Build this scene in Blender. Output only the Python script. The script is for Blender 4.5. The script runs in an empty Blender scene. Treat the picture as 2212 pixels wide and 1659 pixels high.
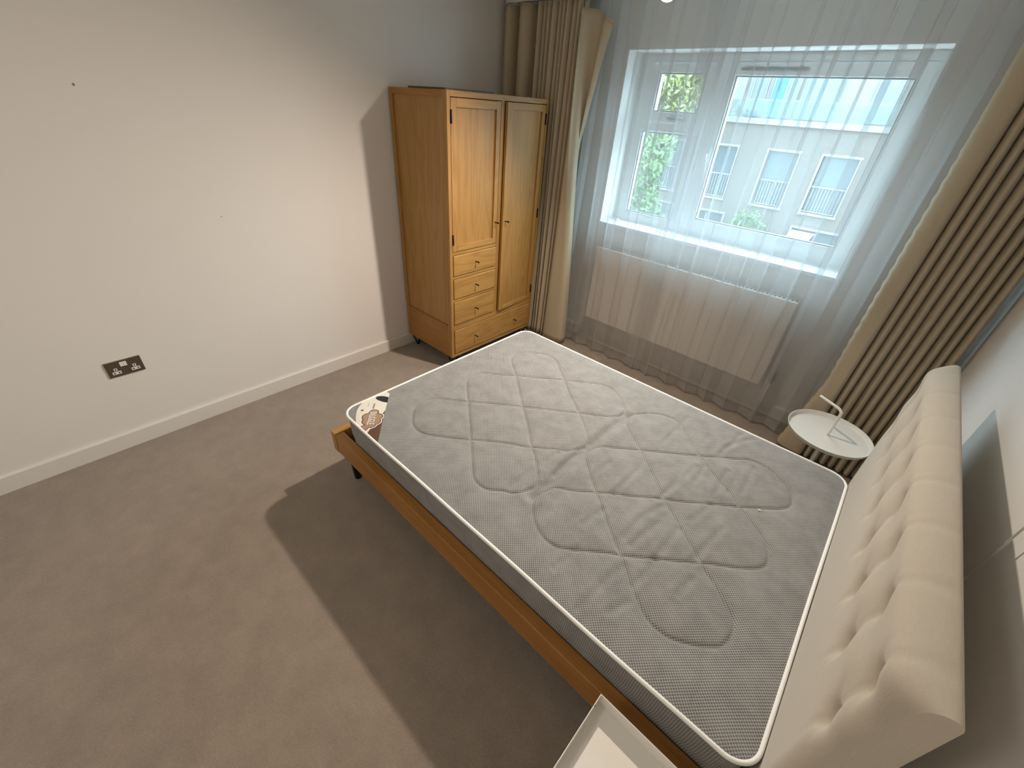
import bpy, bmesh, math, random
import numpy as np
from mathutils import Vector, Matrix

scene = bpy.context.scene
COL = scene.collection
rnd = random.Random(7)

# ------------------------------------------------------------------ camera
cam_data = bpy.data.cameras.new('camera')
cam = bpy.data.objects.new('camera', cam_data)
COL.objects.link(cam)
cam_data.sensor_fit = 'HORIZONTAL'
cam_data.sensor_width = 36.0
cam_data.lens = 891.87 / 2212.0 * 36.0
cam_data.clip_start = 0.02
cam_data.clip_end = 300
_R = ((0.729859, 0.680807, 0.061709), (0.418817, -0.373989, -0.827481), (-0.540276, 0.629789, -0.558093))
_m = Matrix(((_R[0][0], -_R[1][0], -_R[2][0], 2.71196),
             (_R[0][1], -_R[1][1], -_R[2][1], -3.06214),
             (_R[0][2], -_R[1][2], -_R[2][2], 1.73936),
             (0, 0, 0, 1)))
cam.matrix_world = _m
scene.camera = cam

# ------------------------------------------------------------------ world: overcast daylight
world = bpy.data.worlds.new('overcast_sky')
scene.world = world
world.use_nodes = True
wn = world.node_tree.nodes
wn.clear()
wo = wn.new('ShaderNodeOutputWorld')
wb = wn.new('ShaderNodeBackground')
wb.inputs[0].default_value = (0.64, 0.85, 1.0, 1)
wb.inputs[1].default_value = 12.5
world.node_tree.links.new(wb.outputs[0], wo.inputs[0])

# light portal in the window opening: adds no light of its own, only guides sampling of the sky
pd = bpy.data.lights.new('window_portal', 'AREA')
pd.shape = 'RECTANGLE'
pd.size = 1.75
pd.size_y = 1.2
pd.cycles.is_portal = True
po = bpy.data.objects.new('window_portal', pd)
COL.objects.link(po)
po.location = (1.7075, 0.34, 1.55)
po.rotation_euler = (math.radians(-90), 0, 0)

SPOT_WATTS = 146.0
REAR_LAMP_STRENGTH = 23.0
scene.view_settings.view_transform = 'Standard'
scene.view_settings.look = 'None'
scene.view_settings.gamma = 1.0
scene.view_settings.use_curve_mapping = False
scene.view_settings.exposure = 0.38
scene.cycles.transparent_max_bounces = 24
scene.cycles.max_bounces = 8
scene.cycles.diffuse_bounces = 5
scene.cycles.use_adaptive_sampling = True
scene.cycles.adaptive_threshold = 0.025
scene.cycles.sample_clamp_indirect = 6.0

# ------------------------------------------------------------------ materials
def new_mat(name):
    m = bpy.data.materials.new(name)
    m.use_nodes = True
    nt = m.node_tree
    nt.nodes.clear()
    out = nt.nodes.new('ShaderNodeOutputMaterial')
    return m, nt, out

def N(nt, typ, **kw):
    n = nt.nodes.new(typ)
    for k, v in kw.items():
        if isinstance(k, str) and k.startswith('i_'):
            n.inputs[k[2:]].default_value = v
        else:
            setattr(n, k, v)
    return n

def L(nt, a, ao, b, bi):
    nt.links.new(a.outputs[ao], b.inputs[bi])

def rgb(c):
    return (c[0], c[1], c[2], 1.0)

def mat_plain(name, col, rough=0.5, metal=0.0, bump=0.0, bscale=200.0, var=0.0, vscale=3.0, spec=0.5, sheen=0.0):
    m, nt, out = new_mat(name)
    p = N(nt, 'ShaderNodeBsdfPrincipled')
    p.inputs['Roughness'].default_value = rough
    p.inputs['Metallic'].default_value = metal
    p.inputs['Specular IOR Level'].default_value = spec
    if sheen:
        p.inputs['Sheen Weight'].default_value = sheen
    p.inputs['Base Color'].default_value = rgb(col)
    tc = N(nt, 'ShaderNodeTexCoord')
    if var > 0:
        no = N(nt, 'ShaderNodeTexNoise')
        no.inputs['Scale'].default_value = vscale
        no.inputs['Detail'].default_value = 4
        L(nt, tc, 'Object', no, 'Vector')
        mx = N(nt, 'ShaderNodeMix', data_type='RGBA')
        mx.inputs[6].default_value = rgb([c * (1 - var) for c in col])
        mx.inputs[7].default_value = rgb([min(1, c * (1 + var)) for c in col])
        L(nt, no, 'Fac', mx, 0)
        nt.links.new(mx.outputs[2], p.inputs['Base Color'])
    if bump > 0:
        nb = N(nt, 'ShaderNodeTexNoise')
        nb.inputs['Scale'].default_value = bscale
        nb.inputs['Detail'].default_value = 3
        L(nt, tc, 'Object', nb, 'Vector')
        b = N(nt, 'ShaderNodeBump')
        b.inputs['Strength'].default_value = bump
        b.inputs['Distance'].default_value = 0.004
        L(nt, nb, 'Fac', b, 'Height')
        L(nt, b, 'Normal', p, 'Normal')
    L(nt, p, 0, out, 0)
    return m

def mat_wood(name, axis, c1, c2, c3, rough=0.42, grain=1.0):
    """oak: long stretched noise along one axis plus growth rings and fine pores"""
    m, nt, out = new_mat(name)
    tc = N(nt, 'ShaderNodeTexCoord')
    mp = N(nt, 'ShaderNodeMapping')
    sc = [9.0, 9.0, 9.0]
    sc[axis] = 0.9
    mp.inputs['Scale'].default_value = sc
    oi = N(nt, 'ShaderNodeObjectInfo')
    va = N(nt, 'ShaderNodeVectorMath', operation='SCALE')
    va.inputs[0].default_value = (13.0, 7.0, 5.0)
    L(nt, oi, 'Random', va, 'Scale')
    ad = N(nt, 'ShaderNodeVectorMath', operation='ADD')
    L(nt, tc, 'Object', ad, 0)
    L(nt, va, 0, ad, 1)
    L(nt, ad, 0, mp, 'Vector')
    n1 = N(nt, 'ShaderNodeTexNoise')
    n1.inputs['Scale'].default_value = 1.0
    n1.inputs['Detail'].default_value = 3
    n1.inputs['Distortion'].default_value = 0.8
    L(nt, mp, 0, n1, 'Vector')
    # rings: fract of noise * k
    mu = N(nt, 'ShaderNodeMath', operation='MULTIPLY')
    mu.inputs[1].default_value = 6.0
    L(nt, n1, 'Fac', mu, 0)
    si = N(nt, 'ShaderNodeMath', operation='SINE')
    mu2 = N(nt, 'ShaderNodeMath', operation='MULTIPLY')
    mu2.inputs[1].default_value = 6.2832
    L(nt, mu, 0, mu2, 0)
    L(nt, mu2, 0, si, 0)
    mr = N(nt, 'ShaderNodeMapRange')
    mr.inputs[1].default_value = -1
    mr.inputs[2].default_value = 1
    L(nt, si, 0, mr, 0)
    mp2 = N(nt, 'ShaderNodeMapping')
    sc2 = [260.0, 260.0, 260.0]
    sc2[axis] = 7.0
    mp2.inputs['Scale'].default_value = sc2
    L(nt, ad, 0, mp2, 'Vector')
    n2 = N(nt, 'ShaderNodeTexNoise')
    n2.inputs['Scale'].default_value = 1.0
    n2.inputs['Detail'].default_value = 2
    L(nt, mp2, 0, n2, 'Vector')
    ramp = N(nt, 'ShaderNodeValToRGB')
    e = ramp.color_ramp.elements
    e[0].position = 0.0
    e[0].color = rgb(c1)
    e[1].position = 1.0
    e[1].color = rgb(c3)
    k = e.new(0.5)
    k.color = rgb(c2)
    mix = N(nt, 'ShaderNodeMix', data_type='FLOAT')
    mix.inputs[0].default_value = 0.68
    L(nt, mr, 0, mix, 2)
    L(nt, n2, 'Fac', mix, 3)
    nt.links.new(mix.outputs[0], ramp.inputs[0])
    p = N(nt, 'ShaderNodeBsdfPrincipled')
    p.inputs['Roughness'].default_value = rough
    nt.links.new(ramp.outputs[0], p.inputs['Base Color'])
    b = N(nt, 'ShaderNodeBump')
    b.inputs['Strength'].default_value = 0.12 * grain
    b.inputs['Distance'].default_value = 0.002
    nt.links.new(mix.outputs[0], b.inputs['Height'])
    L(nt, b, 'Normal', p, 'Normal')
    L(nt, p, 0, out, 0)
    return m

OAK1, OAK2, OAK3 = (0.27, 0.130, 0.031), (0.37, 0.192, 0.050), (0.43, 0.245, 0.076)
M = {}
M['oak_z'] = mat_wood('oak_grain_upright', 2, OAK1, OAK2, OAK3)
M['oak_y'] = mat_wood('oak_grain_across', 1, [c * 0.95 for c in OAK1], [c * 1.05 for c in OAK2], [c * 1.12 for c in OAK3])
M['oak_x'] = mat_wood('oak_grain_along', 0, (0.26, 0.112, 0.022), (0.34, 0.152, 0.033), (0.40, 0.19, 0.048))
M['dark_wood'] = mat_wood('dark_board', 1, (0.05, 0.03, 0.018), (0.07, 0.04, 0.022), (0.09, 0.05, 0.03))
M['wall'] = mat_plain('wall_paint', (0.78, 0.755, 0.72), 0.75, bump=0.05, bscale=90, var=0.012, vscale=2.0, spec=0.2)
M['ceiling'] = mat_plain('ceiling_paint', (0.84, 0.82, 0.79), 0.8, bump=0.04, bscale=90, spec=0.2)
M['trim'] = mat_plain('trim_gloss', (0.74, 0.71, 0.66), 0.4, bump=0.02, bscale=30)
M['upvc'] = mat_plain('white_window_plastic', (0.80, 0.82, 0.83), 0.35)
M['sill'] = mat_plain('white_sill_board', (0.82, 0.83, 0.83), 0.3)
M['grey_plastic'] = mat_plain('grey_vent', (0.22, 0.23, 0.24), 0.5)
M['black_metal'] = mat_plain('black_metal', (0.012, 0.012, 0.013), 0.38, 0.6)
M['gap_shade'] = mat_plain('painted_interior_shade', (0.02, 0.012, 0.007), 0.9)  # near-black colour stands in for the shade inside the wardrobe
M['white_metal'] = mat_plain('white_powder_coat', (0.80, 0.775, 0.72), 0.42, bump=0.02, bscale=500)
M['radiator'] = mat_plain('radiator_enamel', (0.76, 0.72, 0.67), 0.35)
M['brushed'] = mat_plain('brushed_bronze_plate', (0.20, 0.17, 0.14), 0.36, 0.85, bump=0.05, bscale=900, var=0.1, vscale=40)
M['plate_edge'] = mat_plain('polished_plate_edge', (0.6, 0.57, 0.52), 0.25, 0.9)
M['white_plastic'] = mat_plain('white_plastic', (0.82, 0.80, 0.76), 0.35)
M['black_plastic'] = mat_plain('black_plastic', (0.01, 0.01, 0.01), 0.5)
M['cord'] = mat_plain('white_cord', (0.75, 0.72, 0.66), 0.6)
M['piping'] = mat_plain('white_piping', (0.86, 0.85, 0.82), 0.6, bump=0.2, bscale=700)
M['spot'] = mat_plain('wall_mark', (0.25, 0.20, 0.16), 0.8)

# upholstery linen
def mat_linen(name, col, scale=900.0, bump=0.25, var=0.06, sheen=0.2):
    m, nt, out = new_mat(name)
    tc = N(nt, 'ShaderNodeTexCoord')
    p = N(nt, 'ShaderNodeBsdfPrincipled')
    p.inputs['Roughness'].default_value = 0.9
    p.inputs['Specular IOR Level'].default_value = 0.15
    p.inputs['Sheen Weight'].default_value = sheen
    hs = []
    for ax in (1, 2):
        mp = N(nt, 'ShaderNodeMapping')
        s = [scale] * 3
        s[ax] = scale * 0.06
        mp.inputs['Scale'].default_value = s
        L(nt, tc, 'Object', mp, 'Vector')
        no = N(nt, 'ShaderNodeTexNoise')
        no.inputs['Scale'].default_value = 1
        no.inputs['Detail'].default_value = 2
        L(nt, mp, 0, no, 'Vector')
        hs.append(no)
    ad = N(nt, 'ShaderNodeMath', operation='ADD')
    L(nt, hs[0], 'Fac', ad, 0)
    L(nt, hs[1], 'Fac', ad, 1)
    mr = N(nt, 'ShaderNodeMapRange')
    mr.inputs[1].default_value = 0.6
    mr.inputs[2].default_value = 1.4
    L(nt, ad, 0, mr, 0)
    mx = N(nt, 'ShaderNodeMix', data_type='RGBA')
    mx.inputs[6].default_value = rgb([c * (1 - var) for c in col])
    mx.inputs[7].default_value = rgb([c * (1 + var) for c in col])
    L(nt, mr, 0, mx, 0)
    nt.links.new(mx.outputs[2], p.inputs['Base Color'])
    b = N(nt, 'ShaderNodeBump')
    b.inputs['Strength'].default_value = bump
    b.inputs['Distance'].default_value = 0.0015
    L(nt, ad, 0, b, 'Height')
    L(nt, b, 'Normal', p, 'Normal')
    L(nt, p, 0, out, 0)
    return m
M['linen'] = mat_linen('headboard_linen', (0.50, 0.445, 0.365))
M['curtain'] = mat_linen('curtain_cloth', (0.51, 0.43, 0.305), 1200, 0.2, 0.08, 0.15)

def mat_sheer():
    m, nt, out = new_mat('sheer_voile')
    tr = N(nt, 'ShaderNodeBsdfTransparent')
    tr.inputs[0].default_value = (1, 1, 1, 1)
    di = N(nt, 'ShaderNodeBsdfDiffuse')
    di.inputs[0].default_value = (0.68, 0.665, 0.655, 1)
    tl = N(nt, 'ShaderNodeBsdfTranslucent')
    tl.inputs[0].default_value = (0.66, 0.67, 0.68, 1)
    a = N(nt, 'ShaderNodeMixShader')
    a.inputs[0].default_value = 0.45
    L(nt, di, 0, a, 1)
    L(nt, tl, 0, a, 2)
    b = N(nt, 'ShaderNodeMixShader')
    b.inputs[0].default_value = 0.335
    L(nt, tr, 0, b, 1)
    L(nt, a, 0, b, 2)
    L(nt, b, 0, out, 0)
    return m
M['sheer'] = mat_sheer()

def mat_glass(name, tint=(0.93, 0.97, 0.96), refl=0.05):
    m, nt, out = new_mat(name)
    tr = N(nt, 'ShaderNodeBsdfTransparent')
    tr.inputs[0].default_value = rgb(tint)
    gl = N(nt, 'ShaderNodeBsdfGlossy')
    gl.inputs['Roughness'].default_value = 0.03
    b = N(nt, 'ShaderNodeMixShader')
    b.inputs[0].default_value = refl
    L(nt, tr, 0, b, 1)
    L(nt, gl, 0, b, 2)
    L(nt, b, 0, out, 0)
    return m
M['glass'] = mat_glass('window_glass')
M['balcony_glass'] = mat_glass('balcony_glass', (0.80, 0.90, 0.90), 0.03)

def mat_carpet():
    m, nt, out = new_mat('carpet_pile')
    tc = N(nt, 'ShaderNodeTexCoord')
    p = N(nt, 'ShaderNodeBsdfPrincipled')
    p.inputs['Roughness'].default_value = 1.0
    p.inputs['Specular IOR Level'].default_value = 0.05
    p.inputs['Sheen Weight'].default_value = 0.25
    def noise(s, d=3, r=0.5):
        n = N(nt, 'ShaderNodeTexNoise')
        n.inputs['Scale'].default_value = s
        n.inputs['Detail'].default_value = d
        n.inputs['Roughness'].default_value = r
        L(nt, tc, 'Object', n, 'Vector')
        return n
    big, mid, fine, vfine = noise(1.3, 3), noise(9, 5, 0.65), noise(120, 3), noise(420, 2)
    base = (0.32, 0.262, 0.210)
    r = N(nt, 'ShaderNodeValToRGB')
    r.color_ramp.elements[0].position = 0.34
    r.color_ramp.elements[0].color = rgb([c * 0.70 for c in base])
    r.color_ramp.elements[1].position = 0.72
    r.color_ramp.elements[1].color = rgb([c * 1.24 for c in base])
    def mulc(n, k):
        mu = N(nt, 'ShaderNodeMath', operation='MULTIPLY')
        mu.inputs[1].default_value = k
        L(nt, n, 'Fac', mu, 0)
        return mu
    def addm(a, b):
        ad = N(nt, 'ShaderNodeMath', operation='ADD')
        L(nt, a, 0, ad, 0)
        L(nt, b, 0, ad, 1)
        return ad
    s = addm(addm(mulc(big, 0.24), mulc(mid, 0.34)), addm(mulc(fine, 0.22), mulc(vfine, 0.22)))
    L(nt, s, 0, r, 0)
    # a few small dark stains
    vo = N(nt, 'ShaderNodeTexVoronoi')
    vo.inputs['Scale'].default_value = 2.6
    mp = N(nt, 'ShaderNodeMapping')
    mp.inputs['Location'].default_value = (0.3, 0.1, 0)
    nz = noise(30, 2)
    vm = N(nt, 'ShaderNodeMix', data_type='VECTOR')
    vm.inputs[0].default_value = 0.03
    L(nt, tc, 'Object', vm, 4)
    L(nt, nz, 'Color', vm, 5)
    nt.links.new(vm.outputs[1], mp.inputs['Vector'])
    L(nt, mp, 0, vo, 'Vector')
    st = N(nt, 'ShaderNodeMapRange')
    st.inputs[1].default_value = 0.018
    st.inputs[2].default_value = 0.05
    st.inputs[3].default_value = 0.72
    st.inputs[4].default_value = 1.0
    L(nt, vo, 'Distance', st, 0)
    mm = N(nt, 'ShaderNodeMix', data_type='RGBA')
    mm.blend_type = 'MULTIPLY'
    mm.inputs[0].default_value = 1.0
    nt.links.new(r.outputs[0], mm.inputs[6])
    L(nt, st, 0, mm, 7)
    nt.links.new(mm.outputs[2], p.inputs['Base Color'])
    h = addm(addm(mulc(mid, 0.6), mulc(fine, 0.7)), mulc(vfine, 0.8))
    b = N(nt, 'ShaderNodeBump')
    b.inputs['Strength'].default_value = 0.7
    b.inputs['Distance'].default_value = 0.006
    L(nt, h, 0, b, 'Height')
    L(nt, b, 'Normal', p, 'Normal')
    L(nt, p, 0, out, 0)
    return m
M['carpet'] = mat_carpet()

def mat_weave(name, side=False):
    """knitted mattress ticking: pale dots on a darker ground set on the diagonal"""
    m, nt, out = new_mat(name)
    tc = N(nt, 'ShaderNodeTexCoord')
    sep = N(nt, 'ShaderNodeSeparateXYZ')
    L(nt, tc, 'Object', sep, 0)
    def math_(op, a, b=None, av=None, bv=None):
        n = N(nt, 'ShaderNodeMath', operation=op)
        if a is not None:
            nt.links.new(a, n.inputs[0])
        elif av is not None:
            n.inputs[0].default_value = av
        if b is not None:
            nt.links.new(b, n.inputs[1])
        elif bv is not None:
            n.inputs[1].default_value = bv
        return n.outputs[0]
    X, Y, Z = sep.outputs[0], sep.outputs[1], sep.outputs[2]
    P = 2 * math.pi / 0.0068
    if side:
        u = math_('MULTIPLY', math_('ADD', X, Y), bv=P)
        v = math_('MULTIPLY', Z, bv=P)
    else:
        u = math_('MULTIPLY', math_('ADD', X, Y), bv=P * 0.7071)
        v = math_('MULTIPLY', math_('SUBTRACT', X, Y), bv=P * 0.7071)
    su, sv = math_('SINE', u), math_('SINE', v)
    dots = math_('MULTIPLY', math_('ADD', su, sv), bv=0.25)
    dots = math_('ADD', dots, bv=0.5)
    n1 = N(nt, 'ShaderNodeTexNoise')
    n1.inputs['Scale'].default_value = 14
    n1.inputs['Detail'].default_value = 5
    n1.inputs['Roughness'].default_value = 0.7
    L(nt, tc, 'Object', n1, 'Vector')
    n2 = N(nt, 'ShaderNodeTexNoise')
    n2.inputs['Scale'].default_value = 900
    L(nt, tc, 'Object', n2, 'Vector')
    f = math_('ADD', math_('MULTIPLY', n1.outputs['Fac'], bv=0.35), math_('MULTIPLY', dots, bv=0.62))
    f = math_('ADD', f, math_('MULTIPLY', n2.outputs['Fac'], bv=0.16))
    r = N(nt, 'ShaderNodeValToRGB')
    e = r.color_ramp.elements
    e[0].position = 0.22
    e[0].color = (0.070, 0.067, 0.064, 1)
    e[1].position = 0.85
    e[1].color = (0.40, 0.393, 0.380, 1)
    k = e.new(0.5)
    k.color = (0.215, 0.210, 0.203, 1)
    nt.links.new(f, r.inputs[0])
    p = N(nt, 'ShaderNodeBsdfPrincipled')
    p.inputs['Roughness'].default_value = 0.95
    p.inputs['Specular IOR Level'].default_value = 0.1
    p.inputs['Sheen Weight'].default_value = 0.15
    nt.links.new(r.outputs[0], p.inputs['Base Color'])
    b = N(nt, 'ShaderNodeBump')
    b.inputs['Strength'].default_value = 0.5
    b.inputs['Distance'].default_value = 0.0015
    nt.links.new(f, b.inputs['Height'])
    L(nt, b, 'Normal', p, 'Normal')
    L(nt, p, 0, out, 0)
    return m
M['weave'] = mat_weave('mattress_knit')
M['weave_side'] = mat_weave('mattress_border_knit', True)

def mat_emit(name, col, s):
    m, nt, out = new_mat(name)
    e = N(nt, 'ShaderNodeEmission')
    e.inputs[0].default_value = rgb(col)
    e.inputs[1].default_value = s
    L(nt, e, 0, out, 0)
    return m
M['bulb'] = mat_emit('warm_bulb', (1.0, 0.72, 0.42), 25.0)
M['diffuser'] = mat_emit('opal_diffuser', (1.0, 0.94, 0.86), REAR_LAMP_STRENGTH)

def mat_brick(name, c1, c2, cm, sc=4.2):
    m, nt, out = new_mat(name)
    tc = N(nt, 'ShaderNodeTexCoord')
    mp = N(nt, 'ShaderNodeMapping')
    mp.inputs['Rotation'].default_value = (math.radians(90), 0, 0)
    L(nt, tc, 'Object', mp, 'Vector')
    br = N(nt, 'ShaderNodeTexBrick')
    br.inputs['Color1'].default_value = rgb(c1)
    br.inputs['Color2'].default_value = rgb(c2)
    br.inputs['Mortar'].default_value = rgb(cm)
    br.inputs['Scale'].default_value = sc
    br.inputs['Mortar Size'].default_value = 0.02
    L(nt, mp, 0, br, 'Vector')
    p = N(nt, 'ShaderNodeBsdfPrincipled')
    p.inputs['Roughness'].default_value = 0.9
    L(nt, br, 'Color', p, 'Base Color')
    L(nt, p, 0, out, 0)
    return m
M['brick'] = mat_brick('buff_brick', (0.105, 0.087, 0.074), (0.088, 0.073, 0.063), (0.12, 0.112, 0.103))
M['render_white'] = mat_plain('white_stone', (0.19, 0.19, 0.185), 0.8, var=0.03)
M['far_glass'] = mat_plain('far_window_glass', (0.045, 0.066, 0.075), 0.3, var=0.25, vscale=0.8)
M['teal_glass'] = mat_plain('teal_glazing', (0.13, 0.20, 0.205), 0.3, var=0.15, vscale=0.6)  # teal raised so the colour carries the reflected sky
M['pale_glass'] = mat_plain('terrace_window_glass', (0.12, 0.15, 0.165), 0.3, var=0.2, vscale=0.7)  # paler version of the far glass, sky reflection put into its colour
M['cyan_panel'] = mat_plain('cyan_panel', (0.03, 0.17, 0.23), 0.4)
M['asphalt'] = mat_plain('street_asphalt', (0.10, 0.10, 0.10), 0.9, var=0.15)
M['bark'] = mat_plain('bark', (0.09, 0.065, 0.045), 0.9, bump=0.5, bscale=30)
M['leaf_a'] = mat_plain('leaves_green', (0.09, 0.15, 0.06), 0.6, var=0.4, vscale=2.5)
M['leaf_b'] = mat_plain('leaves_yellow_green', (0.19, 0.21, 0.07), 0.6, var=0.35, vscale=2.5)
M['awning'] = mat_plain('white_awning', (0.35, 0.36, 0.36), 0.6)

# ------------------------------------------------------------------ mesh helpers
class MB:
    def __init__(s):
        s.v = []
        s.f = []
        s.smooth = []

    def add(s, verts, faces, smooth=False):
        o = len(s.v)
        s.v += [tuple(p) for p in verts]
        s.f += [tuple(i + o for i in f) for f in faces]
        s.smooth += [smooth] * len(faces)
        return s

    def box(s, x0, x1, y0, y1, z0, z1):
        return s.add([(x0, y0, z0), (x1, y0, z0), (x1, y1, z0), (x0, y1, z0), (x0, y0, z1), (x1, y0, z1), (x1, y1, z1), (x0, y1, z1)],
                     [(0, 3, 2, 1), (4, 5, 6, 7), (0, 1, 5, 4), (1, 2, 6, 5), (2, 3, 7, 6), (3, 0, 4, 7)])

    def tube(s, pts, r, seg=10, closed=False):
        pts = [Vector(p) for p in pts]
        n = len(pts)
        rr = r if isinstance(r, (list, tuple)) else [r] * n
        vs = []
        up = Vector((0, 0, 1))
        prev = None
        for i, p in enumerate(pts):
            a = pts[(i - 1) % n] if (closed or i > 0) else p
            b = pts[(i + 1) % n] if (closed or i < n - 1) else p
            t = (b - a)
            if t.length < 1e-9:
                t = Vector((0, 0, 1))
            t.normalize()
            if prev is None:
                ref = up if abs(t.z) < 0.9 else Vector((1, 0, 0))
                nx = t.cross(ref).normalized()
            else:
                nx = (prev - t * prev.dot(t))
                nx = nx.normalized() if nx.length > 1e-6 else t.orthogonal().normalized()
            prev = nx
            ny = t.cross(nx)
            for k in range(seg):
                an = 2 * math.pi * k / seg
                vs.append(p + (nx * math.cos(an) + ny * math.sin(an)) * rr[i])
        fs = []
        m = n if closed else n - 1
        for i in range(m):
            j = (i + 1) % n
            for k in range(seg):
                k2 = (k + 1) % seg
                fs.append((i * seg + k, i * seg + k2, j * seg + k2, j * seg + k))
        if not closed:
            fs.append(tuple(range(seg))[::-1])
            fs.append(tuple((n - 1) * seg + k for k in range(seg)))
        return s.add(vs, fs, True)

    def lathe(s, prof, c=(0, 0, 0), seg=32, cap=True):
        vs = []
        for r, z in prof:
            for k in range(seg):
                a = 2 * math.pi * k / seg
                vs.append((c[0] + r * math.cos(a), c[1] + r * math.sin(a), c[2] + z))
        fs = []
        for i in range(len(prof) - 1):
            for k in range(seg):
                k2 = (k + 1) % seg
                fs.append((i * seg + k, i * seg + k2, (i + 1) * seg + k2, (i + 1) * seg + k))
        if cap:
            fs.append(tuple(range(seg))[::-1])
            fs.append(tuple((len(prof) - 1) * seg + k for k in range(seg)))
        return s.add(vs, fs, True)

    def grid(s, P, smooth=True, flip=False):
        nr, nc = len(P), len(P[0])
        vs = [p for row in P for p in row]
        fs = []
        for i in range(nr - 1):
            for j in range(nc - 1):
                q = (i * nc + j, i * nc + j + 1, (i + 1) * nc + j + 1, (i + 1) * nc + j)
                fs.append(q[::-1] if flip else q)
        return s.add(vs, fs, smooth)

    def prism(s, poly, z0, z1):
        n = len(poly)
        vs = [(x, y, z0) for x, y in poly] + [(x, y, z1) for x, y in poly]
        fs = [tuple(range(n))[::-1], tuple(range(n, 2 * n))]
        for i in range(n):
            j = (i + 1) % n
            fs.append((i, j, n + j, n + i))
        return s.add(vs, fs)

    def build(s, name, mat, parent=None, bevel=0.0, origin=None, kind=None, bseg=2, fixn=True):
        me = bpy.data.meshes.new(name)
        vs = s.v
        if origin is not None:
            vs = [(x - origin[0], y - origin[1], z - origin[2]) for x, y, z in vs]
        me.from_pydata(vs, [], s.f)
        me.polygons.foreach_set('use_smooth', s.smooth)
        if fixn:
            bm = bmesh.new()
            bm.from_mesh(me)
            bmesh.ops.recalc_face_normals(bm, faces=bm.faces)
            bm.to_mesh(me)
            bm.free()
        me.update()
        if mat is not None:
            me.materials.append(M[mat] if isinstance(mat, str) else mat)
        o = bpy.data.objects.new(name, me)
        COL.objects.link(o)
        if parent is not None:
            o.parent = parent
            if origin is not None:
                o.location = origin
        elif origin is not None:
            o.location = origin
        if bevel > 0:
            b = o.modifiers.new('bevel', 'BEVEL')
            b.width = bevel
            b.segments = bseg
            b.limit_method = 'ANGLE'
            b.angle_limit = math.radians(40)
            b.harden_normals = False
        if kind:
            o['kind'] = kind
        return o

def box(x0, x1, y0, y1, z0, z1):
    return MB().box(x0, x1, y0, y1, z0, z1)

def tag(o, label, cat, group=None):
    o['label'] = label
    o['category'] = cat
    if group:
        o['group'] = group
    return o

def thing(name, label, cat, loc=(0, 0, 0), group=None):
    o = bpy.data.objects.new(name, None)
    o.empty_display_size = 0.1
    o.location = loc
    COL.objects.link(o)
    return tag(o, label, cat, group)

def part(o, parent):
    """parent a mesh built in world space to a thing that stands at its base"""
    o.parent = parent
    o.matrix_parent_inverse = Matrix.Translation(parent.location).inverted()
    return o

def catmull(pts, n=8, closed=False):
    pts = [Vector(p) for p in pts]
    out = []
    m = len(pts)
    rng = range(m) if closed else range(m - 1)
    for i in rng:
        p0 = pts[(i - 1) % m] if (closed or i > 0) else pts[0]
        p1 = pts[i]
        p2 = pts[(i + 1) % m]
        p3 = pts[(i + 2) % m] if (closed or i < m - 2) else pts[-1]
        for k in range(n):
            t = k / n
            out.append(0.5 * ((2 * p1) + (p2 - p0) * t + (2 * p0 - 5 * p1 + 4 * p2 - p3) * t * t + (3 * p1 - p0 - 3 * p2 + p3) * t ** 3))
    if not closed:
        out.append(pts[-1])
    return out

# ================================================================== ROOM SHELL
W, H, BACK = 3.20, 2.36, -4.80
WX0, WX1, WZ0, WZ1 = 0.887, 2.528, 1.018, 2.09
def struct(o):
    o['kind'] = 'structure'
    return o

struct(MB().grid([[(x, y, 0.0) for x in np.linspace(0, W, 5)] for y in np.linspace(BACK, 0, 7)], smooth=False)
       .box(0, W, BACK, 0, -0.12, -0.002).build('floor', 'carpet'))
wl = struct(box(-0.12, 0, BACK, 0.30, -0.12, H + 0.1).build('wall_left', 'wall'))
struct(box(W, W + 0.12, BACK, 0.30, -0.12, H + 0.1).build('wall_right', 'wall'))
struct(box(-0.12, W + 0.12, BACK - 0.12, BACK, -0.12, H + 0.1).build('wall_back', 'wall'))
struct(box(0, W, BACK, 0, H, H + 0.1).build('ceiling', 'ceiling'))
wz0 = WZ0 - 0.026
struct(MB().box(0, WX0, 0, 0.30, -0.12, H + 0.1).box(WX1, W, 0, 0.30, -0.12, H + 0.1)
       .box(WX0, WX1, 0, 0.30, -0.12, wz0).box(WX0, WX1, 0, 0.30, WZ1, H + 0.1).build('wall_front', 'wall'))
# wall marks on the left wall
for (y, z, r, e) in ((-2.764, 1.700, 0.0036, 1.5), (-2.393, 1.150, 0.0026, 1.0)):
    mb = MB()
    pts = [(0.0012, y + r * math.cos(a) * (1 + 0.25 * math.sin(3 * a)), z + e * r * math.sin(a)) for a in np.linspace(0, 2 * math.pi, 14)[:-1]]
    mb.add(pts + [(0.0, p[1], p[2]) for p in pts], [tuple(range(13))] + [(i, (i + 1) % 13, 13 + (i + 1) % 13, 13 + i) for i in range(13)])
    mb.build('scuff_mark', 'spot', parent=wl)

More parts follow.
